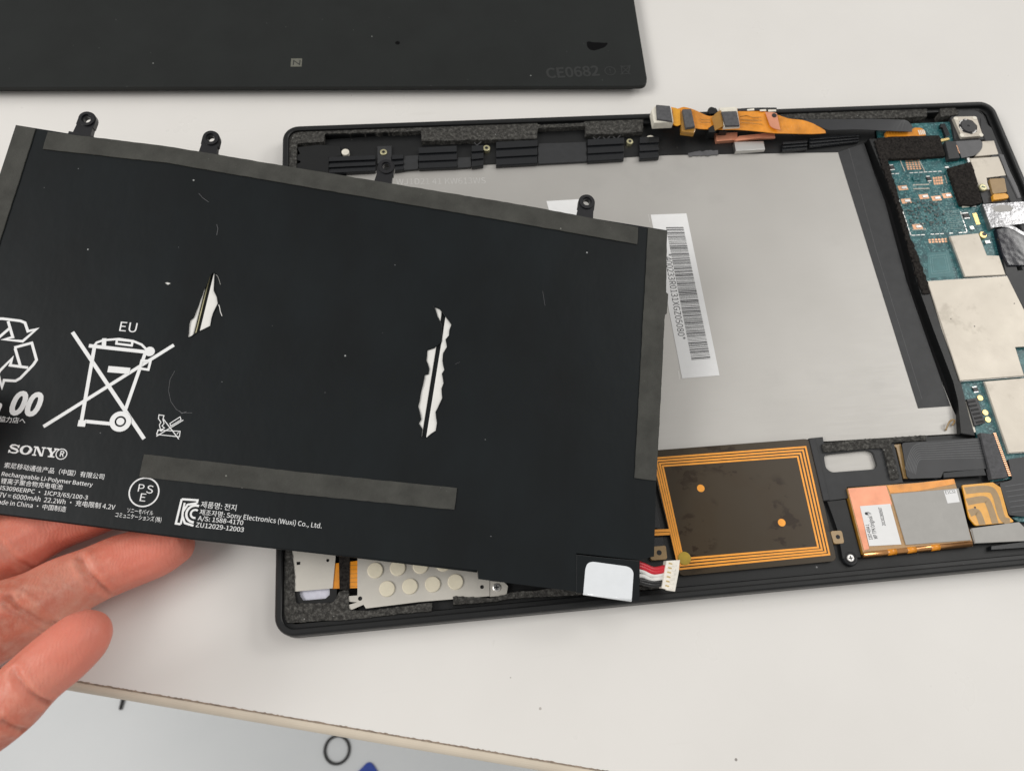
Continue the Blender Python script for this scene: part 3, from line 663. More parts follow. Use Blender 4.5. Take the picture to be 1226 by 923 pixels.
# shields
def shield(poly, z1=5.3):
    s = prism('board_shield', poly, 3.7, z1, 'shield', pcb, bev=0.18)
    prism('shield_skirt', [tuple(Vector(v).lerp(sum((Vector(k) for k in poly), Vector((0, 0))) / len(poly), -0.012)) for v in poly], 3.69, z1 - 0.45, 'steel', s, bev=0.05)
    return s
shield([(230.02,113.64),(240.90,114.21),(240.55,104.83),(245.24,104.75),(244.92,97.01),(230.09,97.20)])
big = shield([(215.97,96.28),(245.22,96.46),(246.82,78.84),(246.68,69.63),(238.04,69.98),(237.68,59.47),(215.40,59.36)], 5.4)
shield([(223.53,58.56),(242.61,58.82),(241.03,34.05),(223.12,34.32)])
for c in ([(226.86,78.23)][0], [(243.84,85.75)][0]): prism('pin_mark', disc(c, 0.22, 8), 5.38, 5.43, 'ink', big, bev=0)
# board to board socket
sk = prism('board_socket', [(215.60,52.99),(219.39,53.28),(219.10,44.70),(215.17,43.90)], 3.99, 5.1, 'chip', pcb, bev=0.12)
for k in range(6):
    a, b = Vector([(216.69,52.08)][0]), Vector([(217.08,45.16)][0]); c = a.lerp(b, k / 5)
    prism('contact', offs((c.x + 0.3, c.y), 2.6, 0.7, 0.1), 5.05, 5.2, 'black_deep', sk, bev=0)
prism('contact_strip', [(214.89,52.64),(215.83,52.57),(215.44,42.20),(214.36,41.81)], 3.99, 4.5, 'cream', sk, bev=0.08)
for c in ([(221.00,53.44)][0], [(221.00,48.41)][0], [(221.03,46.00)][0]):
    prism('gold_dot', disc(c, 1.0, 16), 3.99, 4.2, 'gold', pcb, bev=0.08)

# ---- rear camera corner
prism('camera_housing', rounded([(247.63,165.96),(252.61,168.79),(259.07,168.86),(261.17,166.44),(261.57,155.20),(256.00,154.83),(245.95,154.97),(247.60,164.22)], 0.8), 3.0, 5.0, 'charcoal', tab, bev=0.2)
strokes('housing_groove', [([(253.95,169.04),(259.23,168.89),(260.96,167.50),(261.47,165.29),(261.21,155.81)], 0.35)], 5.03, 'black_deep', tab)
cm = prism('rear_camera', rounded([(247.87,165.09),(257.09,164.89),(256.59,155.68),(248.20,155.36)], 0.8), 4.0, 6.2, 'shield', tab, bev=0.25)
c = [(252.20,160.28)][0]
prism('lens_recess', disc(c, 3.7, 8), 6.15, 6.24, 'black_deep', cm, bev=0)
prism('lens_barrel', disc(c, 2.85, 32), 6.2, 6.6, 'lens', cm, bev=0.2)
prism('lens', disc(c, 0.55, 16), 6.58, 6.64, 'black_gloss', cm, bev=0.05)
for a0, a1 in ((110, 165), (80, 100), (285, 330), (180, 215)):
    pts = [(c[0] + 3.25 * math.cos(math.radians(a)), c[1] + 3.25 * math.sin(math.radians(a))) for a in range(a0, a1 + 1, 8)]
    strokes('gap_glint', [(pts, 0.45)], 6.27, 'steel', cm)
for q in ([(248.57,164.10)], [(256.16,163.98)], [(255.94,156.05)], [(248.35,156.20)]):
    prism('corner_weld', disc(q[0], 0.85, 12), 6.15, 6.42, 'cream', cm, bev=0.15)
prism('latch', [(242.68,162.89),(244.49,162.89),(244.77,157.74),(242.83,156.77),(243.04,161.24),(242.15,161.28)], 4.0, 5.2, 'black_gloss', tab, bev=0.12)
prism('gold_spring', [(240.89,156.32),(244.28,156.79),(244.54,155.93),(240.45,154.98)], 3.99, 4.6, 'gold', tab, bev=0.08)
cf = prism('camera_flex', rounded([(245.49,154.19),(255.44,154.34),(255.89,153.06),(254.91,150.58),(252.89,148.59),(250.46,147.26),(245.38,146.48)], [0.2, 0.4, 0.8, 0.8, 0.8, 0.4, 0.2]), 5.42, 5.6, 'grey_plastic', tab, bev=0.05)
prism('flex_plug', [(241.16,154.06),(245.35,153.99),(244.46,146.29),(239.99,145.94)], 4.0, 6.0, 'charcoal', tab, bev=0.15)
strokes('flex_edge', [([(244.92,151.95),(244.87,148.21)], 0.3)], 6.04, 'copper_pad', cf)
prism('silver_bracket', [(256.27,153.88),(261.01,153.99),(260.56,147.71),(250.98,147.19),(253.98,149.62)], 3.5, 5.3, 'shield', tab, bev=0.12)
prism('silver_bracket', [(248.69,146.31),(260.12,146.61),(260.10,138.07),(252.00,137.52),(251.45,134.97),(251.58,132.36),(247.97,132.56),(248.04,134.95)], 3.5, 5.35, 'shield', tab, bev=0.12)
prism('bracket_edge', [(247.79,147.39),(248.98,146.71),(248.20,132.73),(246.99,132.80)], 3.5, 5.1, 'steel', tab, bev=0.08)
sc = prism('ground_screw', disc([(249.06,133.17)][0], 1.5, 18), 5.0, 5.8, 'brass', tab, bev=0.3)
strokes('screw_slot', [(offs([(249.06,133.17)][0], 1.6, 0.1)[:2], 0.3), ([(p[0], p[1]) for p in ([(248.73,133.63),(249.38,132.71)])], 0.3)], 5.82, 'pcb', sc)
bp = prism('vibration_motor', rounded([(252.74,136.66),(258.71,136.74),(257.43,130.53),(251.90,130.16)], 0.4), 3.5, 5.6, 'brown_part', tab, bev=0.3)
prism('motor_end', rounded([(251.60,129.94),(257.17,130.02),(257.26,127.97),(251.08,127.37)], 0.6), 3.5, 5.7, 'amber_yellow', bp, bev=0.4)
prism('bracket_base', [(248.47,134.56),(253.28,137.69),(261.54,137.82),(258.57,127.04),(247.75,126.93)], 3.0, 4.6, 'charcoal', tab, bev=0.1)
# right hand rail, foil wrapped unit with glossy film, black frame
prism('side_rail', [(257.6, 4.2), (262.4, 4.2), (262.4, 160), (259.5, 165), (257.6, 160)], 1.5, 5.2, 'charcoal', tab, bev=0.3)
prism('side_rail', [(260.32,147.81),(262.29,147.29),(261.94,139.48),(262.23,132.60),(262.21,127.83),(260.69,127.52),(260.19,137.14),(260.45,138.34)], 3.0, 5.6, 'grey_plastic', tab, bev=0.3)
fu = prism('foil_unit', [(246.12,125.93),(261.27,126.02),(269.11,125.97),(268.63,117.16),(258.79,116.92),(248.07,116.21),(245.78,115.44)], 3.0, 5.8, 'foil', tab, bev=0.25)
prism('bare_patch', ragged([(248.88,124.22),(252.60,125.10),(255.94,124.91),(257.36,123.47),(254.96,122.24),(250.12,122.24)], 0.6, 0.15, 4), 5.79, 5.84, 'pad_grey', fu, bev=0)
gf = [(247.68,115.38),(251.78,116.10),(254.93,114.21),(256.93,111.98),(267.27,112.43),(266.47,99.43),(252.51,100.19),(246.92,100.23),(246.32,105.30)]
prism('glossy_film', gf, 3.0, 5.6, 'film_black', tab, bev=0.4)
strip('film_fold', [((*a, 5.9), (*b, 5.75)) for a, b in zip([(247.74,117.76),(250.90,116.51),(254.47,115.77),(257.32,113.21),(261.78,112.15)], [(247.98,116.21),(250.76,115.95),(253.67,114.71),(256.93,111.98),(261.38,110.92)])], 0.2, 'foil', fu)
holed('inner_frame', [(246.85,105.26),(247.80,100.47),(267.14,99.57),(264.71,73.79),(248.20,74.93),(245.24,96.67)], [[(250.19,100.17),(252.16,100.14),(252.12,98.51),(250.04,98.49)]], 3.0, 5.0, 'charcoal', tab)

# ---- lower bay
prism('lower_bay', [(22, 3.6), (262, 3.6), (262, 14)] + [(231.74,29.43),(216.78,26.61),(214.96,41.25),(210.99,41.98),(166.45,42.86),(116.48,43.84)] + [(22, ly0 - 1.3)], 1.5, 3.2, 'black', tab, bev=0.1)
holed('bay_frame', [(161.10,44.27),(165.43,44.36),(165.19,42.21),(186.68,42.19),(199.05,42.23),(198.52,40.58),(187.55,40.61),(186.71,28.02),(181.72,27.79),(168.75,28.06),(168.64,24.74),(161.15,24.42),(161.43,29.15)],
      [rounded([(164.20,38.81),(178.44,39.16),(180.20,38.35),(180.34,34.06),(179.10,32.86),(165.20,32.95),(163.80,34.43)], 1.6, 4)], 3.19, 4.6, 'charcoal', tab)
prism('slot_plate', [(164.60,39.96),(183.53,39.78),(181.76,32.64),(164.02,32.79)], 3.19, 3.5, 'lcd', tab, bev=0)
prism('bay_rail', [(160.79,44.19),(162.78,44.23),(162.34,24.56),(160.37,24.41)], 3.19, 4.9, 'charcoal', tab, bev=0.2)
prism('bay_block', [(161.56,24.43),(167.61,24.61),(167.63,6.99),(161.80,7.05),(162.73,15.85)], 3.19, 4.4, 'black', tab, bev=0.2)
# near field antenna: brown film, four concentric orange tracks
ant = prism('antenna_film', rounded([(110.28,44.31),(160.88,44.20),(159.83,6.74),(112.87,6.58)], 1.5), 3.19, 4.5, 'film', tab, bev=0.05)
oc = [Vector(v) for v in [(111.32,41.79),(159.19,41.63),(158.11,8.73),(113.03,8.53)]]; ic = [Vector(v) for v in [(113.62,39.20),(155.93,38.81),(155.31,11.02),(114.67,11.28)]]
for k in range(4):
    t = k / 3
    strokes('antenna_track', [([tuple(a.lerp(b, t)) for a, b in zip(oc, ic)], 0.55, True)], 4.54, 'amber_trace', ant)
for c in ([(123.92,31.44)][0], [(146.15,19.15)][0]): prism('via_dot', disc(c, 1.15, 18), 4.49, 4.56, 'amber_trace', ant, bev=0)
strokes('feed_track', [([(104.81,20.08),(112.29,19.77)], 0.8), ([(104.64,19.09),(112.12,18.82)], 0.8)], 4.56, 'amber_trace', ant)
ear = prism('fixing_ear', rounded([(160.23,15.40),(163.74,15.28),(163.50,11.53),(160.39,11.62)], 0.6), 3.19, 4.45, 'brown_part', tab, bev=0.1)
prism('ear_hole', disc([(162.06,13.53)][0], 0.65, 12), 4.40, 4.48, 'black_deep', ear, bev=0)
ear = prism('fixing_ear', rounded([(105.51,15.53),(110.35,15.57),(110.12,11.60),(105.34,11.70)], 0.6), 3.19, 4.45, 'brown_part', tab, bev=0.1)
prism('ear_hole', disc([(108.07,13.65)][0], 0.75, 12), 4.40, 4.48, 'black_deep', ear, bev=0)
prism('glue_dot', disc([(115.10,11.37)][0], 1.9, 20), 4.49, 4.75, 'amber_glue', ant, bev=0.1)
prism('film_window', [(107.95,27.08),(109.67,27.03),(109.71,20.86),(107.13,20.84)], 4.49, 4.53, 'black_gloss', ant, bev=0)
prism('film_window', [(106.41,18.04),(109.89,17.97),(109.74,15.52),(106.22,15.54)], 4.49, 4.53, 'black_gloss', ant, bev=0)
boss = prism('screw_boss', disc([(164.30,7.16)][0], 2.3, 26), 3.19, 4.4, 'black_gloss', tab, bev=0.5)
prism('boss_recess', disc([(164.27,7.16)][0], 1.75, 22), 4.38, 4.43, 'black_deep', boss, bev=0)
def screw(c, r, z):
    s = prism('screw', disc(c, r, 20), z - 0.8, z, 'steel', tab, bev=0.25)
    strokes('cross_slot', [([(c[0] - r * .55, c[1]), (c[0] + r * .55, c[1])], r * .28), ([(c[0], c[1] - r * .55), (c[0], c[1] + r * .55)], r * .28)], z + 0.02, 'chip', s)
screw([(164.04,7.10)][0], 1.15, 4.9)
# touch controller wrapped in copper
tc = prism('touch_controller', rounded([(168.40,27.61),(181.11,27.55),(191.27,27.45),(202.79,27.73),(202.10,8.01),(167.96,7.72)], 0.4), 3.19, 5.2, 'amber_dark', tab, bev=0.4)
prism('copper_wrap', [(168.61,27.46),(180.70,27.37),(180.93,21.88),(180.52,21.02),(170.82,21.84),(170.10,9.06),(168.42,8.86)], 5.15, 5.3, 'copper', tc, bev=0.05)
prism('polyimide_strip', [(181.00,27.35),(191.17,27.32),(202.70,27.63),(202.64,26.11),(190.60,24.90),(181.40,24.93)], 5.15, 5.3, 'amber', tc, bev=0.03)
bm = bmesh.new(); a, b = [(168.07,7.75),(201.88,8.07)]
tube(bm, [(a[0], a[1], 4.55), ((a[0] + b[0]) / 2, (a[1] + b[1]) / 2, 4.55), (b[0], b[1], 4.55)], 0.95, 14); finish(bm, 'rolled_edge', tc, simple('bronze rolled edge', (0.60, 0.30, 0.12), 0.22, metal=0.85), True)
for f0, f1 in ((0.22, 0.30), (0.40, 0.48), (0.62, 0.70)):
    bm = bmesh.new(); A, B = Vector(a), Vector(b); p, q = A.lerp(B, f0), A.lerp(B, f1)
    tube(bm, [(p.x, p.y, 4.55), (q.x, q.y, 4.55)], 1.0, 14); finish(bm, 'edge_band', tc, 'amber', True)
tp = prism('thermal_pad', [(181.38,24.61),(202.96,24.60),(201.66,8.91),(181.40,9.27)], 5.15, 5.6, 'pad_grey', tc, bev=0.08)
prism('paper_tag', [(198.01,24.20),(202.12,24.40),(201.88,20.41),(197.99,20.32)], 5.59, 5.65, 'paper', tp, bev=0)
a, b = [(198.36,23.15),(201.62,23.30)]; text('lettering', 'E1C32', a, b, 1.0, 5.67, 'ink', tp)
wl = prism('white_label', [(170.77,21.82),(180.31,21.73),(180.09,9.55),(170.30,9.92)], 5.29, 5.4, 'paper', tc, bev=0)
for s_, a_b in (('1267-4594 1', [(171.82,11.72),(171.91,16.19)]), ('MP TPK Original TP', [(173.46,11.85),(173.53,19.89)]), ('2013022885607', [(176.93,15.41),(177.22,20.90)])):
    text('lettering', s_, a_b[0], a_b[1], 2.9, 5.43, 'ink', wl, bold=0.006, aspect=1.7)
prism('ink_dot', disc([(172.07,19.44)][0], 0.45, 10), 5.39, 5.42, 'ink', wl, bev=0)
# black striped flex and its plug
bf = prism('display_flex', rounded([(189.77,40.33),(215.87,39.90),(215.08,30.02),(200.09,30.12),(198.76,28.39),(188.04,28.90)], [1.2, 0.1, 0.1, 0.3, 0.3, 0.8]), 4.85, 5.2, 'flex_black', tab, bev=0.1)
A0 = [Vector(v) for v in [(191.00,30.04),(193.43,34.23),(197.43,34.46),(215.75,33.43)]]; A1 = [Vector(v) for v in [(188.24,31.90),(193.24,38.98),(200.12,39.28),(215.09,39.34)]]
for k in range(8):
    t = k / 7; pp = [a.lerp(b, t) for a, b in zip(A0, A1)]
    strokes('flex_line', [([v[:2] for v in smooth_path([(*v, 0) for v in pp], 5)], 0.16)], 5.22, 'flex_line', bf)
prism('flex_stiffener', [(199.91,29.83),(213.28,30.11),(213.40,27.91),(199.60,28.22)], 4.9, 5.3, 'charcoal', tab, bev=0.1)
pl = prism('flex_plug', ragged([(215.61,41.31),(219.75,40.53),(219.57,26.65),(214.23,26.49)], 1.2, 0.05, 2), 4.2, 6.0, 'pad_dark', tab, bev=0.15)
for k in range(22):
    a, b = Vector([(220.47,40.91)][0]), Vector([(220.51,27.30)][0]); c = a.lerp(b, k / 21)
    prism('plug_contact', offs((c.x + 0.25, c.y), 0.9, 0.42, 0.05), 4.6, 5.4, 'copper_pad', pl, bev=0)
prism('well', [(187.98,41.01),(192.87,41.30),(190.87,28.76),(186.88,29.55)], 3.19, 3.6, 'black_deep', tab, bev=0)
prism('amber_tab', [(186.93,40.25),(189.97,40.28),(188.90,29.22),(187.61,29.33),(188.28,39.14)], 3.6, 4.3, 'brown_part', tab, bev=0.1)
rf = prism('side_flex', rounded([(222.38,32.41),(227.78,32.76),(235.20,32.89),(235.73,14.00),(220.92,14.47),(216.40,15.33),(216.89,25.14),(221.43,25.97)], 0.4), 4.2, 5.0, 'flex_black', tab, bev=0.1)
for k in range(6):
    a, b = [(218.17,24.05),(233.25,24.99)], [(217.49,16.07),(232.17,16.42)]
    p, q = Vector(a[0]).lerp(Vector(b[0]), k / 5), Vector(a[1]).lerp(Vector(b[1]), k / 5)
    strokes('flex_line', [([tuple(p), tuple(q)], 0.18)], 5.03, 'flex_line', rf)
of = prism('amber_flex', rounded([(204.83,25.59),(214.82,25.64),(216.73,23.90),(216.05,15.14),(217.42,13.14),(204.84,13.07),(203.62,15.57)], [0.8, 0.5, 0.8, 0.3, 0.1, 0.1, 0.3]), 4.5, 5.0, 'amber_yellow', tab, bev=0.08)
for pts in ([(205.19,23.77),(212.43,23.71),(214.22,21.68),(213.97,14.79),(215.92,13.31)], [(204.57,20.34),(210.24,20.67),(211.22,18.72),(211.18,13.20)], [(204.23,16.93),(206.73,16.98),(207.05,13.18)]):
    strokes('flex_stripe', [([v[:2] for v in smooth_path([(*v, 0) for v in pts], 5)], 2.1)], 5.03, 'brown_part', of)
prism('via_dot', disc([(206.52,18.48)][0], 0.3, 8), 4.99, 5.06, 'ink', of, bev=0)
sb = prism('steel_bracket', [(203.11,12.36),(218.41,12.92),(219.45,10.54),(227.24,10.64),(226.31,6.84),(217.79,7.28),(202.64,7.88)], 4.9, 5.6, 'pad_grey', tab, bev=0.2)
prism('bracket_lip', [(202.75,12.11),(203.63,12.45),(203.20,8.06),(202.67,8.41)], 3.5, 5.0, 'steel', sb, bev=0.08)
prism('tooth_rail', [(207.84,6.86),(218.44,7.11),(233.41,7.47),(233.15,5.42),(217.83,5.48),(207.40,5.63)], 3.19, 4.6, 'black_gloss', tab, bev=0.15)
prism('board_corner', [(217.70,14.71),(221.79,14.89),(225.58,14.84),(225.24,12.49),(219.41,13.30)], 3.19, 4.0, 'pcb', tab, bev=0)

# left end of the lower bay: small plate, amber flex, speaker plate
sp = holed('small_plate', [(4.12,25.70),(16.29,22.98),(16.26,20.28),(15.36,11.87),(5.09,11.94),(4.67,17.80)], [[(5.55,19.99),(6.64,19.95),(6.58,19.11),(5.62,19.13)], disc([(14.12,19.65)][0], 0.45, 12)], 4.9, 5.2, 'plate', tab)
prism('plate_well', [(4.99,23.75),(15.54,21.83),(14.96,12.47),(5.38,12.70)], 3.1, 4.6, 'black_deep', tab, bev=0)
holed('lens_frame', [(5.10,13.33),(16.43,12.31),(16.37,8.13),(11.30,8.19),(6.56,8.00),(5.23,8.74)], [[(5.96,12.87),(14.50,12.10),(14.49,10.26),(13.36,9.35),(7.34,9.40),(6.48,10.67)]], 3.1, 4.8, 'black', tab)
prism('lens_window', [(5.79,13.40),(14.69,12.59),(14.66,9.41),(6.70,9.19)], 3.1, 3.9, 'glass_pale', tab, bev=0)
aw = prism('amber_flex', [(15.32,18.68),(22.53,18.86),(22.45,11.36),(15.25,11.82)], 4.4, 4.9, 'amber', tab, bev=0.05)
for k in range(6):
    a, b = [(20.08,17.76),(22.35,17.63)], [(19.97,11.97),(22.21,11.89)]
    p, q = Vector(a[0]).lerp(Vector(b[0]), k / 5), Vector(a[1]).lerp(Vector(b[1]), k / 5)
    strokes('trace', [([tuple(p), tuple(q)], 0.12)], 4.93, 'amber_dark', aw)
prism('cloth_tape', [(17.17,21.27),(20.22,20.83),(19.97,11.11),(17.22,11.30)], 4.4, 5.1, 'felt', tab, bev=0.05)
spk = holed('speaker_plate', [(22.40,24.17),(56.46,16.37),(58.65,10.48),(58.24,5.85),(38.67,6.08),(24.27,5.67),(23.66,6.73),(19.95,5.53),(19.52,7.02),(22.02,7.52),(19.53,7.93),(19.56,9.38),(22.06,9.34)],
            [disc([(22.78,8.45)][0], 0.6, 12), disc([(56.38,8.53)][0], 0.55, 12)], 4.8, 5.2, 'plate', tab)
for c in [(27.12,15.68),(33.34,15.79),(39.68,15.79),(46.06,15.88),(30.21,10.38),(36.48,10.46),(42.78,10.45),(49.12,10.53)]:
    prism('rubber_dot', disc(c, 2.15, 28), 5.19, 5.75, 'dot', spk, bev=0.22)
prism('end_tab', [(58.71,10.03),(62.76,9.20),(63.62,8.18),(62.99,5.63),(58.33,5.69)], 4.6, 5.0, 'plate', spk, bev=0.05)
screw([(60.43,8.04)][0], 1.15, 5.45)
prism('plate_shade', [(22.32,23.31),(56.44,15.98),(57.55,6.45),(21.94,6.95)], 3.1, 4.7, 'black_deep', tab, bev=0)  # dark block put in as the shade under the speaker plate
recentre(tab, (133, 86, 0))

def flatten(root):
    for part in list(root.children):
        for sub in list(part.children):
            for deep in list(sub.children):
                deep.parent = part
flatten(tab); flatten(lid)

# ------------------------------------------------------------------ battery pack held over the tablet
bat = thing('battery_pack', 'large flat black battery pack held tilted above the tablet', 'battery')
bat.matrix_world = mm_matrix([[0.97618, 0.21642, 0.0153, -92.753], [-0.21161, 0.96529, -0.15307, 41.829], [-0.04789, 0.14619, 0.9881, 22.59], [0, 0, 0, 1]])
outline = [(-0.21,109.33),(194.61,109.30),(197.53,32.55),(198.64,11.64),(194.78,10.23),(177.17,9.69),(178.27,-0.36),(151.74,-0.51),(151.20,1.71),(112.86,1.13),(75.62,0.28),(26.77,0.01),(0.23,-0.11)]
tear1 = [(64.93,73.83),(65.59,73.18),(65.93,70.73),(66.42,68.32),(67.57,66.58),(68.42,64.66),(67.65,61.66),(67.64,60.03),(67.68,57.82),(66.15,56.61),(65.08,55.79),(64.54,55.43),(63.27,53.89),(62.34,53.59),(62.04,56.16),(61.82,58.55),(62.60,59.49),(62.91,61.98),(63.41,66.44),(63.79,69.27),(64.17,72.11)]
tear2 = [(128.13,73.65),(130.13,72.97),(131.79,71.48),(134.17,68.85),(133.87,67.05),(133.91,65.57),(133.26,64.22),(133.86,62.10),(133.05,60.00),(133.29,57.84),(134.14,55.29),(133.73,54.02),(134.66,51.27),(134.24,49.76),(134.84,46.99),(133.60,42.78),(134.46,39.85),(134.46,37.52),(132.25,35.33),(130.69,35.11),(130.55,37.41),(129.23,38.84),(129.76,40.09),(128.42,43.65),(128.57,46.99),(128.77,53.01),(129.80,53.27),(129.74,54.85),(128.59,57.11),(128.33,60.24),(130.37,61.30),(131.82,63.50),(131.21,68.37),(129.78,70.65)]
chip1 = [(52.38,68.42),(53.14,68.71),(54.20,68.50),(53.47,67.88)]
inset = [(6, 12), (188, 12), (190, 104), (6, 104)]
prism('lower_shell', outline, -3.3, -0.9, 'wrap', bat, bev=0)
holed('wrap_edge', outline, [inset], -0.9, -0.16, 'wrap', bat)
wr = holed('wrap', outline, [ragged(tear1, 1.3, 0.05, 2), ragged(tear2, 1.3, 0.07, 3), chip1], -0.15, 0.0, 'wrap', bat)
for tr in (tear1, tear2):
    bm = bmesh.new(); rr = random.Random(5); q = ragged(tr, 1.2, 0.06, 9); q.append(q[0])
    tube(bm, [(x, y, 0.02 + 0.10 * rr.random()) for x, y in q], [0.10 + 0.12 * rr.random() for _ in q], 6, caps=False); finish(bm, 'torn_lip', bat, 'wrap', True)
for x0, x1 in ((6.1, 63.5), (65.0, 130.75), (132.0, 187.9)):
    prism('cell', [(x0, 12.1), (x1, 12.1), (x1, 103.9), (x0, 103.9)], -0.89, -0.2, 'cell', bat, bev=0.25)
prism('gap_liner', [(63.9, 52), (64.15, 52), (64.15, 80), (63.9, 80)], -0.89, -0.5, 'brass', bat, bev=0)
# rolled front edge of the wrap
be = [(x, y, -0.62) for x, y in [(0.23,-0.11),(26.77,0.01),(75.62,0.28),(112.86,1.13),(151.09,1.70)]]
bm = bmesh.new(); tube(bm, be, 0.6, 12); finish(bm, 'rolled_edge', bat, 'wrap', True)
# tapes
prism('foam_tape', ragged([(9.26,108.71),(43.58,110.18),(97.64,109.88),(153.32,109.76),(185.55,108.60),(185.69,103.00),(143.89,103.78),(98.66,104.22),(44.58,104.94),(9.35,103.00)], 1.6, 0.06, 3), -0.02, 0.35, 'tape', bat, bev=0.08)
prism('foam_tape', ragged([(0.15, 1.0)] + [v for v in [(0.12,109.08),(5.64,109.09)]] + [(6.1, 1.0)], 1.6, 0.06, 3), -0.02, 0.35, 'tape', bat, bev=0.08)
prism('foam_tape', ragged([(188.54,108.92),(194.49,108.95),(195.74,89.00),(196.42,88.57),(196.52,82.45),(195.94,81.83),(196.98,50.56),(197.46,32.45),(191.25,32.33)], 1.6, 0.06, 3), -0.02, 0.35, 'tape', bat, bev=0.08)
prism('foam_tape', ragged([(58.71,19.96),(100.18,21.02),(142.47,22.64),(142.66,16.73),(101.35,15.06),(58.90,13.91)], 1.6, 0.06, 3), -0.02, 0.35, 'tape', bat, bev=0.08)
# folded end flap with pale sticker
fl = prism('end_flap', [(177.29,9.26),(185.97,9.51),(194.79,9.78),(195.58,-0.44),(193.20,-0.85),(178.27,-0.58)], -0.8, 0.12, 'wrap', bat, bev=0.05)
strokes('flap_edge', [([(178.25,-0.36),(177.29,9.25),(185.97,9.51),(194.66,9.87)], 0.09)], 0.15, 'charcoal', fl)
pk = [(180.16,-0.65),(180.05,5.95),(180.44,7.39),(181.70,8.03),(191.47,8.03),(192.72,7.55),(193.33,6.53),(193.48,-0.77)]
prism('pale_sticker', rounded(pk, 0.7, 4), 0.1, 0.2, 'sticker', fl, bev=0.03)
bm = bmesh.new(); a, b = [(180.16,-0.65),(193.48,-0.77)]
tube(bm, [(a[0], a[1] + 0.1, -0.15), ((a[0] + b[0]) / 2, (a[1] + b[1]) / 2 + 0.1, -0.15), (b[0], b[1] + 0.1, -0.15)], 0.42, 10); finish(bm, 'sticker_fold', fl, 'sticker', True)
# screw lugs
def lug(n0, n1, head):
    n0, n1, h = Vector(n0), Vector(n1), Vector(head); base = (n0 + n1) / 2; d = (h - base).normalized(); s = Vector((-d.y, d.x))
    r = 2.55; a0 = math.atan2(d.y, d.x)
    pts = [(h.x + r * math.cos(a0 + math.radians(a)), h.y + r * math.sin(a0 + math.radians(a))) for a in range(-90, 91, 15)]
    low = base - d * 2.5
    pts += [tuple(h + s * r - d * 2.2), tuple(h + s * 2.35 - d * 2.3), tuple(low + s * 2.8), tuple(low - s * 2.8), tuple(h - s * 2.35 - d * 2.3), tuple(h - s * r - d * 2.2)]
    o = holed('screw_lug', pts, [disc(tuple(h), 1.05, 18)], -2.2, -0.4, 'lug', bat)
    holed('lug_collar', disc(tuple(h), 2.3, 24), [disc(tuple(h), 1.45, 20)], -0.41, 0.1, 'lug', o)
    prism('lug_foot', [tuple(low + s * 3.6), tuple(low - s * 3.6), tuple(low - s * 3.6 + d * 2.2), tuple(low + s * 3.6 + d * 2.2)], -1.5, -0.05, 'lug', o, bev=0.15)
for q in ([(15.62,110.26),(20.96,110.42),(18.54,115.04)], [(52.21,110.64),(57.56,110.78),(54.80,115.40)], [(104.65,110.39),(109.70,110.46),(107.28,115.39)], [(166.18,109.83),(171.74,109.68),(169.02,114.57)]):
    lug(*q)
# bumps of cell edge along the right hand side
# wires and plug
for nm, q, m, r in (('wire', [(194.84,9.34),(196.72,8.91),(199.54,8.31),(202.70,9.25)], 'wire_red', 0.75), ('wire', [(194.91,8.52),(196.79,8.12),(199.61,7.52),(202.76,8.52)], 'wire_red', 0.75),
                    ('wire', [(195.04,7.36),(196.58,7.33),(199.40,6.61),(202.72,7.42)], 'wire_white', 0.6), ('wire', [(195.19,5.97),(196.71,6.11),(199.22,5.50),(202.52,6.43)], 'wire_white', 0.6),
                    ('wire', [(195.33,4.90),(197.18,4.85),(199.64,4.73),(202.51,5.34)], 'wire_black', 0.65), ('wire', [(195.37,4.47),(197.24,4.13),(199.70,4.09),(202.41,4.65)], 'wire_black', 0.6)):
    bm = bmesh.new(); zz = (-1.6, -1.9, -2.4, -2.6)
    tube(bm, smooth_path([(x, y, z) for (x, y), z in zip(q, zz)], 6), r, 10); finish(bm, nm, bat, m, True)
cn = prism('wire_plug', [(202.57,11.05),(206.37,11.79),(206.23,8.82),(205.65,3.18),(203.81,3.23),(203.63,3.50),(201.86,3.56)], -4.2, -1.2, 'connector', bat, bev=0.25)
for k in range(6):
    a, b = Vector([(203.99,10.44)][0]), Vector([(203.55,4.37)][0]); c = a.lerp(b, k / 5)
    prism('plug_pin', offs((c.x - 0.3, c.y), 1.0, 0.35, -0.1), -1.21, -1.1, 'gold', cn, bev=0)
    prism('plug_rib', offs((c.x + 0.8, c.y - 0.4), 0.9, 0.5, -0.1), -1.21, -1.0, 'connector', cn, bev=0.04)
# loose flakes of torn wrap
strokes('torn_thread', [([(68.26,64.73),(68.91,63.74),(69.39,62.46),(70.18,61.17)], 0.18)], 0.1, 'cell', bat)
strokes('torn_thread', [([(65.63,73.09),(66.36,72.71),(67.15,71.45),(67.71,70.29)], 0.10)], 0.1, 'pad_grey', bat)
strokes('scuff', [([(61.14,43.63),(60.47,41.05),(60.78,37.97),(62.10,35.06),(64.03,33.14),(65.67,32.42),(68.32,32.82)], 0.10), ([(64.94,32.84),(65.70,32.29),(66.82,32.90)], 0.18)], 0.03, 'grey_plastic', bat)
strokes('scuff', [([(55.49,97.04),(56.95,95.79),(58.85,94.81)], 0.12), ([(62.64,88.30),(63.26,87.02),(63.37,85.01)], 0.14)], 0.03, 'grey_plastic', bat)
strokes('scuff', [([(136.95,57.42),(138.01,58.18)], 0.08), ([(159.02,83.44),(160.24,79.06)], 0.08)], 0.03, 'grey_plastic', bat)

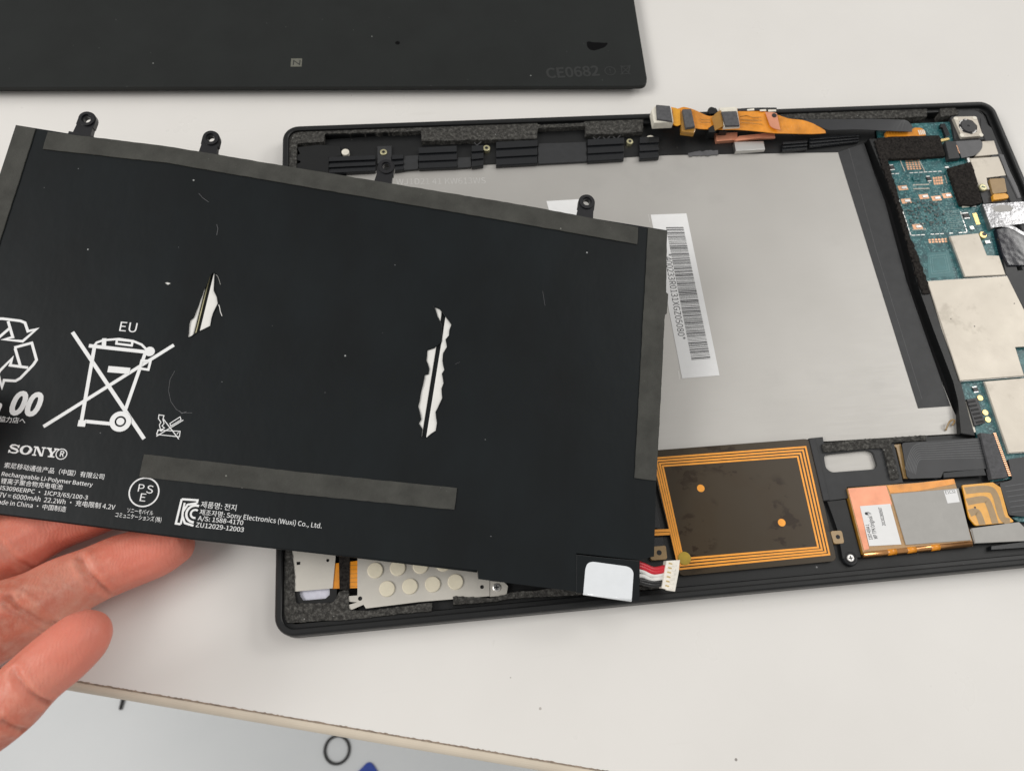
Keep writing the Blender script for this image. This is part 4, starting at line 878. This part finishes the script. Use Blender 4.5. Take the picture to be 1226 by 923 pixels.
# printing on the wrap
PZ = 0.05
def tx(s, p, em, bold=0.0, shear=0.0, aspect=None):
    return text('lettering', s, p[0], p[1], em, PZ, 'print', bat, bold, shear, aspect=aspect or (0.9 if all(ord(c) < 0x2E00 for c in s) else 1.0))
tx('EU', [(43.81,52.54),(48.36,52.81)], 4.3, 0.0)
def ex(q, f):                                    # lengthen a baseline to the left by a share of its length
    a, b = Vector(q[0]), Vector(q[1]); return [tuple(a - (b - a) * f), tuple(b)]
tx('索尼移动通信产品（中国）有限公司', [(24.46,11.56),(50.05,12.02)], 2.0, 0.0)
tx('Rechargeable Li-Polymer Battery', [(24.44,9.33),(47.68,9.73)], 1.95, 0.002)
tx('锂离子聚合物充电电池', [(24.74,7.46),(40.38,7.95)], 2.0, 0.0)
tx('LIS3096ERPC • 1ICP3/65/100-3', [(24.29,5.74),(47.32,6.21)], 1.95, 0.002)
tx('3.7V = 6000mAh  22.2Wh • 充电限制 4.2V', [(23.93,3.80),(54.75,4.63)], 1.95, 0.0)
tx('Made in China • 中国制造', [(24.43,2.08),(42.74,2.48)], 1.95, 0.0)
tx('ソニーモバイル', [(57.98,4.44),(64.61,4.58)], 2.0, 0.0)
tx('コミュニケーションズ (株)', [(55.30,2.87),(67.11,3.10)], 2.0, 0.0)
tx('제품명: 전지', [(76.20,8.32),(85.41,8.61)], 2.0, 0.0)
tx('제조자명: Sony Electronics (Wuxi) Co., Ltd.', [(76.30,6.39),(108.38,7.07)], 2.0, 0.0)
tx('A/S: 1588-4170', [(76.23,4.82),(87.99,5.17)], 2.05, 0.002)
tx('ZU12029-12003', [(76.10,3.07),(88.52,3.41)], 2.05, 0.002)
tx('00', [(21.55,25.69),(29.67,26.31)], 10.6, 0.018, 0.2, 1.12)
tx('Li-ion', [(8.03,24.78),(19.55,25.54)], 10.6, 0.018, 0.2, 1.0)
tx('リサイクル協力店へ', [(11.46,22.70),(26.47,23.67)], 2.2, 0.0)
tx('P', [(59.35,10.07),(60.87,10.14)], 2.9, 0.0, 0, 0.85); tx('S', [(61.53,9.99),(63.20,10.02)], 2.9, 0.0, 0, 0.85); tx('E', [(60.42,7.69),(61.84,7.74)], 2.9, 0.0, 0, 0.85)
strokes('round_mark', [(disc([(61.02,10.11)][0], 3.75, 36), 0.36, True)], PZ, 'print', bat)
# maker's wordmark, wide slab serif
def glyph(parts, x, w):
    p0, p1 = [Vector(v) for v in [(24.26,15.35),(36.98,15.83)]]; u = (p1 - p0); L = u.length; u = u.normalized(); v = Vector((-u.y, u.x)); hgt = 2.45
    def at(a, b): q = p0 + u * ((x + a * w) * L) + v * (b * hgt); return (q.x, q.y)
    bm = bmesh.new()
    for k, pl in enumerate(parts): add_prism(bm, [at(*c) for c in pl], PZ - 0.04, PZ + 0.012 * k)
    finish(bm, 'wordmark_letter', bat, 'print')
def band(pts, w):
    L, R_ = [], []; P = [Vector(p) for p in pts]
    for i in range(len(P)):
        d = (P[min(i + 1, len(P) - 1)] - P[max(i - 1, 0)]).normalized(); n = Vector((-d.y, d.x)); ww = w[i] if isinstance(w, list) else w
        L.append(tuple(P[i] + n * ww / 2)); R_.append(tuple(P[i] - n * ww / 2))
    return L + R_[::-1]
glyph([band([(0.86, 0.70), (0.78, 0.86), (0.5, 0.93), (0.24, 0.88), (0.14, 0.74), (0.26, 0.60), (0.5, 0.53), (0.76, 0.44), (0.88, 0.27), (0.76, 0.11), (0.48, 0.07), (0.22, 0.13), (0.12, 0.30)], [0.12, 0.12, 0.14, 0.17, 0.20, 0.22, 0.23, 0.22, 0.20, 0.17, 0.14, 0.12, 0.12]),
       [(0.82, 0.64), (0.93, 0.64), (0.93, 0.97), (0.84, 0.97)], [(0.05, 0.03), (0.15, 0.03), (0.17, 0.36), (0.05, 0.36)]], 0.0, 0.22)
oo = [(0.5 + 0.5 * math.cos(2 * math.pi * k / 36), 0.5 + 0.5 * math.sin(2 * math.pi * k / 36)) for k in range(37)]
oi = [(0.5 + 0.27 * math.cos(2 * math.pi * k / 36), 0.5 + 0.37 * math.sin(2 * math.pi * k / 36)) for k in range(37)]
glyph([[oo[k], oo[k + 1], oi[k + 1], oi[k]] for k in range(36)], 0.235, 0.24)
glyph([[(0.0, 0.86), (0.36, 0.86), (0.36, 1.0), (0.0, 1.0)], [(0.12, 0.1), (0.22, 0.1), (0.22, 0.9), (0.12, 0.9)], [(0.0, 0.0), (0.34, 0.0), (0.34, 0.13), (0.0, 0.13)],
       [(0.13, 1.0), (0.36, 1.0), (0.88, 0.0), (0.66, 0.0)], [(0.78, 0.0), (0.88, 0.0), (0.88, 0.9), (0.78, 0.9)], [(0.66, 0.87), (1.0, 0.87), (1.0, 1.0), (0.66, 1.0)]], 0.49, 0.245)
glyph([[(0.0, 0.87), (0.42, 0.87), (0.42, 1.0), (0.0, 1.0)], [(0.62, 0.87), (1.0, 0.87), (1.0, 1.0), (0.62, 1.0)], [(0.08, 0.95), (0.34, 0.95), (0.60, 0.42), (0.40, 0.42)],
       [(0.76, 0.95), (0.88, 0.95), (0.62, 0.42), (0.50, 0.42)], [(0.40, 0.08), (0.62, 0.08), (0.62, 0.5), (0.40, 0.5)], [(0.26, 0.0), (0.78, 0.0), (0.78, 0.13), (0.26, 0.13)]], 0.745, 0.25)
rc = [(37.78,16.97)][0]
strokes('registered_mark', [(disc(rc, 1.36, 26), 0.24, True)], PZ, 'print', bat)
text('lettering', 'R', [(37.46,16.33)][0], [(38.51,16.38)][0], 2.0, PZ, 'print', bat, 0.006)
# crossed-out wheeled bin
def sc2(q, w, cl=False): return (q, w, cl)
strokes('bin_symbol', [
    sc2([(31.78,50.25),(57.64,24.01)], 1.0), sc2([(31.33,23.50),(59.21,50.85)], 0.92),
    sc2([(38.58,46.91),(40.63,25.09)], 0.95), sc2([(52.24,47.47),(50.95,31.19)], 0.9), sc2([(41.30,26.44),(48.45,26.76)], 0.95),
    sc2([(37.05,47.12),(52.89,47.75)], 1.0), sc2([(38.38,47.19),(38.85,48.32),(40.39,49.24),(44.39,50.25),(48.22,50.26),(50.73,49.60),(52.46,48.32)], 0.62),
    sc2([(40.54,49.82),(40.98,47.61)], 1.15), sc2([(43.94,49.99),(48.15,50.20),(48.21,48.93),(44.07,48.82)], 0.62, True),
    sc2([(43.67,41.43),(49.48,41.79)], 1.75), sc2([(51.83,45.13),(54.19,45.41),(54.21,42.88),(51.88,42.88)], 0.66, True), sc2([(39.84,25.70),(41.79,25.82)], 1.7),
    sc2(disc([(50.49,27.72)][0], 2.15, 28), 1.3, True)], PZ, 'print', bat)
prism('bin_symbol', disc([(53.34,48.00)][0], 1.35, 20), 0.0, PZ + 0.19, 'print', bat, bev=0)
prism('bin_symbol', disc([(50.49,27.72)][0], 1.02, 18), 0.0, PZ + 0.19, 'print', bat, bev=0)
# recycling arrows: two traced, the third is the same arrow a third of a turn on
top_a = [[(10.68,50.78),(12.77,51.12),(17.46,51.24),(18.83,50.91),(20.23,48.64),(22.23,49.55),(19.68,45.68),(14.77,45.41),(16.83,46.40),(14.35,50.66)], [(13.25,45.68),(15.33,48.76)]]
rgt_a = [[(18.00,43.58),(22.13,45.60),(24.64,41.12),(24.16,39.61),(21.90,35.50),(20.91,34.58),(17.95,34.32),(17.96,32.42),(15.95,35.80)], [(18.29,43.43),(20.95,38.88)], [(23.09,38.67),(18.34,38.59),(18.32,40.52),(16.19,36.72),(15.95,35.80)]]
cp = lambda p: complex(*p); rot = complex(math.cos(math.radians(-120)), math.sin(math.radians(-120)))
prs = list(zip([(22.23,49.55),(14.77,45.41),(19.68,45.68)], [(17.96,32.42),(18.32,40.52),(15.95,35.80)]))
cen = sum((cp(q) - rot * cp(p)) / (1 - rot) for p, q in prs) / 3
lft_a = [[(lambda z: (z.real, z.imag))(cen + rot * (cp(p) - cen)) for p in ln] for ln in rgt_a]
for arrow in (top_a, rgt_a, lft_a):
    strokes('recycling_arrow', [(ln, 0.72) for ln in arrow], PZ, 'print', bat)
# small do-not-cut symbol
strokes('warning_symbol', [([(60.60,25.14),(66.52,30.53)], 0.24), ([(61.15,30.17),(66.58,25.24)], 0.24), ([(60.60,26.87),(66.42,27.38),(66.56,25.88),(60.56,25.65)], 0.22, True),
    ([(63.29,29.09),(65.51,31.26),(65.93,30.53),(63.65,28.45)], 0.22, True), ([(59.91,30.99),(61.25,30.98),(61.22,29.88),(61.80,28.87),(61.42,28.16),(62.18,27.62),(61.27,27.05),(60.68,28.27),(60.91,29.09),(60.04,29.92)], 0.22, True), ([(60.66,26.10),(60.75,26.98),(61.57,26.66),(61.85,27.23)], 0.2), ([(65.80,26.42),(66.06,27.11)], 0.2)], PZ, 'print', bat)
# certification mark of two nested letters
kc = [[(70.98,9.64),(75.06,9.92),(75.05,9.13)], [(70.98,9.64),(70.94,3.24),(72.19,3.21)], [(72.19,3.21),(72.18,5.33)], [(71.95,8.80),(71.98,6.57)]]
def arc(cxy, r, a0, a1): return [(cxy[0] + r * math.cos(math.radians(a)), cxy[1] + r * math.sin(math.radians(a))) for a in range(a0, a1 + 1, 10)]
cc = [(75.21,6.33)][0]
strokes('certification_mark', [(kc[0], 0.55), (kc[1], 0.55), (kc[2], 0.5), (kc[3], 0.5), ([(75.05,9.13),(72.80,8.43),(72.01,6.47),(72.18,5.33),(73.19,3.64),(75.52,3.28)], 0.55), (arc(cc, 2.2, 75, 275), 0.6), (arc(cc, 1.05, 60, 290), 0.5)], PZ, 'print', bat)
flatten(bat)

# ------------------------------------------------------------------ hand under the battery
def hand():
    chains = [
        # ring finger, tip first: (x, y, z, radius)
        [(p, r) for p, r in zip([(-26.78,26.75,9.3),(-31.53,25.14,9.2),(-38.85,23.23,9.6),(-46.22,20.15,10.8),(-52.06,16.88,13),(-57.19,11.85,16.5),(-63.02,9.16,20),(-69.68,3.95,24),(-77.73,-2.04,28)], (6.0, 7.2, 7.9, 7.9, 8.6, 9.7, 9.9, 10.1, 10.5))],
        # little finger
        [(p, r) for p, r in zip([(-33.22,1.57,40),(-34.65,0.23,40.5),(-38.27,-3.15,41),(-43.62,-7.62,41),(-49.60,-12.55,39),(-58.30,-16.37,36),(-68.64,-16.06,33),(-79.75,-14.97,32)], (5.2, 6.3, 6.8, 6.7, 7.1, 7.6, 8.3, 9.5))],
        # middle finger
        [(p, r) for p, r in zip([(-34.34,43.30,9.5),(-40.43,41.38,9.6),(-50.01,38.12,9.8),(-59.18,34.82,10.4),(-67.09,29.64,12.5),(-74.83,24.43,16),(-80.85,17.93,21),(-86.79,10.17,26)], (6.1, 7.4, 7.9, 8.1, 9.0, 9.6, 9.8, 10.5))],
        # index finger, behind the pack
        [(p, r) for p, r in zip([(-48.54,57.57,10),(-54.94,55.45,10.4),(-64.36,52.34,11),(-73.31,49.16,12),(-81.79,43.32,14.5),(-89.04,32.63,20),(-93.55,20.55,26)], (6.0, 7.2, 7.6, 7.8, 8.6, 9.2, 10.5))],
        # thumb closing over the end of the pack
        [(p, r) for p, r in zip([(-80.04,63.06,40),(-82.26,60.60,41),(-86.76,55.85,40),(-94.70,49.23,36),(-101.30,37.51,31),(-104.22,20.23,28)], (6.3, 8.2, 9.2, 9.6, 11.5, 15))],
        # palm
        [(p, r) for p, r in zip([(-78.12,-3.23,27),(-97.26,0.95,24),(-112.30,2.31,26)], (11, 14, 16))],
        [(p, r) for p, r in zip([(-80.41,-14.93,31),(-95.98,-8.25,28),(-110.92,-3.23,26)], (10.5, 14, 16))],
        [(p, r) for p, r in zip([(-87.47,10.33,25),(-101.53,7.92,24),(-112.77,4.18,26)], (11, 14, 16))],
        [(p, r) for p, r in zip([(-93.55,20.55,26),(-104.71,12.90,25),(-114.83,5.30,26)], (11, 14, 16))],
        # wrist and forearm
        [(p, r) for p, r in zip([(-110.48,2.13,26),(-120.06,-2.42,30),(-129.90,-8.21,34),(-147.48,-19.92,42)], (19, 21, 22, 27))],
        [(p, r) for p, r in zip([(-113.71,7.97,26),(-123.31,3.17,30),(-133.17,-2.90,34),(-150.73,-15.15,42)], (17, 20, 22, 27))],
    ]
    bm = bmesh.new()
    for ch_ in chains:
        P = smooth_path([Vector((*p, r)) for p, r in ch_], 12)
        last = None
        for q in P:
            if last is not None and (Vector(q[:3]) - last).length < 0.9: continue
            last = Vector(q[:3])
            bmesh.ops.create_icosphere(bm, subdivisions=2, radius=q[3], matrix=Matrix.Translation(Vector(q[:3])))
    bmesh.ops.scale(bm, vec=(S, S, S), verts=bm.verts[:])
    me = bpy.data.meshes.new('hand_tmp'); bm.to_mesh(me); bm.free()
    o = bpy.data.objects.new('hand_tmp', me); col.objects.link(o)
    md = o.modifiers.new('r', 'REMESH'); md.mode = 'VOXEL'; md.voxel_size = 0.0006; md.use_smooth_shade = True
    sm = o.modifiers.new('s', 'SMOOTH'); sm.factor = 0.5; sm.iterations = 14
    dg = bpy.context.evaluated_depsgraph_get(); me2 = bpy.data.meshes.new_from_object(o.evaluated_get(dg))
    bpy.data.objects.remove(o)
    # flexion creases and soft pads on the palm side
    nrm = [v.normal.copy() for v in me2.vertices]
    creases = []
    def cr(p, q, w, d, reach): creases.append((Vector(p) * S, Vector(q) * S, w * S, d * S, reach * S))
    for a, b, w, d in CREASES:
        cr(a, b, w, d, 11)
    for v, n in zip(me2.vertices, nrm):
        if n.z < -0.1: continue
        dd = 0.0
        for a, b, w, d, reach in creases:
            ab = b - a; t = max(0.0, min(1.0, (v.co - a).dot(ab) / ab.length_squared)); r = v.co - (a + ab * t)
            r2 = Vector((r.x, r.y))                    # distance seen along the palm
            k = r2.length
            if abs(r.z) < reach and k < 4 * w:
                dd += d * math.exp(-(k / w) ** 2) - 0.30 * d * math.exp(-((k - 2.2 * w) / (1.1 * w)) ** 2)
        if dd: v.co -= n * dd
    tips = [Vector(ch_[1][0]) * S for ch_ in chains[:5]] + [Vector(ch_[3][0]) * S for ch_ in chains[2:4]]
    at = me2.attributes.new('blush_light', 'FLOAT', 'POINT')      # redder finger ends, brightened as painted light; weaker in skin folds
    for i, v in enumerate(me2.vertices):
        k = max(math.exp(-((v.co - t).length / 0.015) ** 2) for t in tips) * 0.9
        for a, b, w, d, reach in creases:
            ab = b - a; u = max(0.0, min(1.0, (v.co - a).dot(ab) / ab.length_squared)); q = v.co - (a + ab * u)
            if abs(q.z) < reach: k -= 0.12 * math.exp(-(Vector((q.x, q.y)).length / (1.3 * w)) ** 2)
        at.data[i].value = max(0.0, min(0.9, k + 0.08))
    for p in me2.polygons: p.use_smooth = True
    me2.name = 'hand'
    h = link('hand', me2, None, 'skin')
    return tag(h, 'bare hand with palm upward supporting the battery pack on its fingers', 'hand')
CREASES = [(a, b, w, d) for (a, b), w, d in (
    ([(-46.69,23.37,17),(-41.41,15.18,17)], 0.8, 1.0), ([(-47.33,21.74,17),(-43.74,16.42,17)], 0.4, 0.25), ([(-52.84,17.20,20),(-49.58,12.88,20)], 0.3, 0.06), ([(-49.90,18.98,20),(-47.08,15.06,20)], 0.3, 0.06),
    ([(-57.93,13.12,24),(-49.97,5.81,24)], 0.75, 1.0), ([(-56.27,13.56,24),(-49.75,7.13,24)], 0.45, 0.5), ([(-58.67,11.63,24),(-51.78,5.22,24)], 0.45, 0.5), ([(-56.75,11.45,24),(-51.16,6.31,24)], 0.3, 0.3), ([(-54.26,12.78,24),(-49.92,8.50,24)], 0.3, 0.2),
    ([(-65.36,28.23,20),(-60.94,22.02,20)], 0.6, 0.5), ([(-65.99,27.03,20),(-61.57,20.84,20)], 0.5, 0.35),
    ([(-44.40,-6.11,48),(-39.11,-13.44,48)], 0.75, 0.9), ([(-43.11,-7.10,48),(-38.93,-12.62,48)], 0.4, 0.3), ([(-46.36,-15.78,46),(-42.35,-20.04,46)], 0.7, 0.8))]
hand()
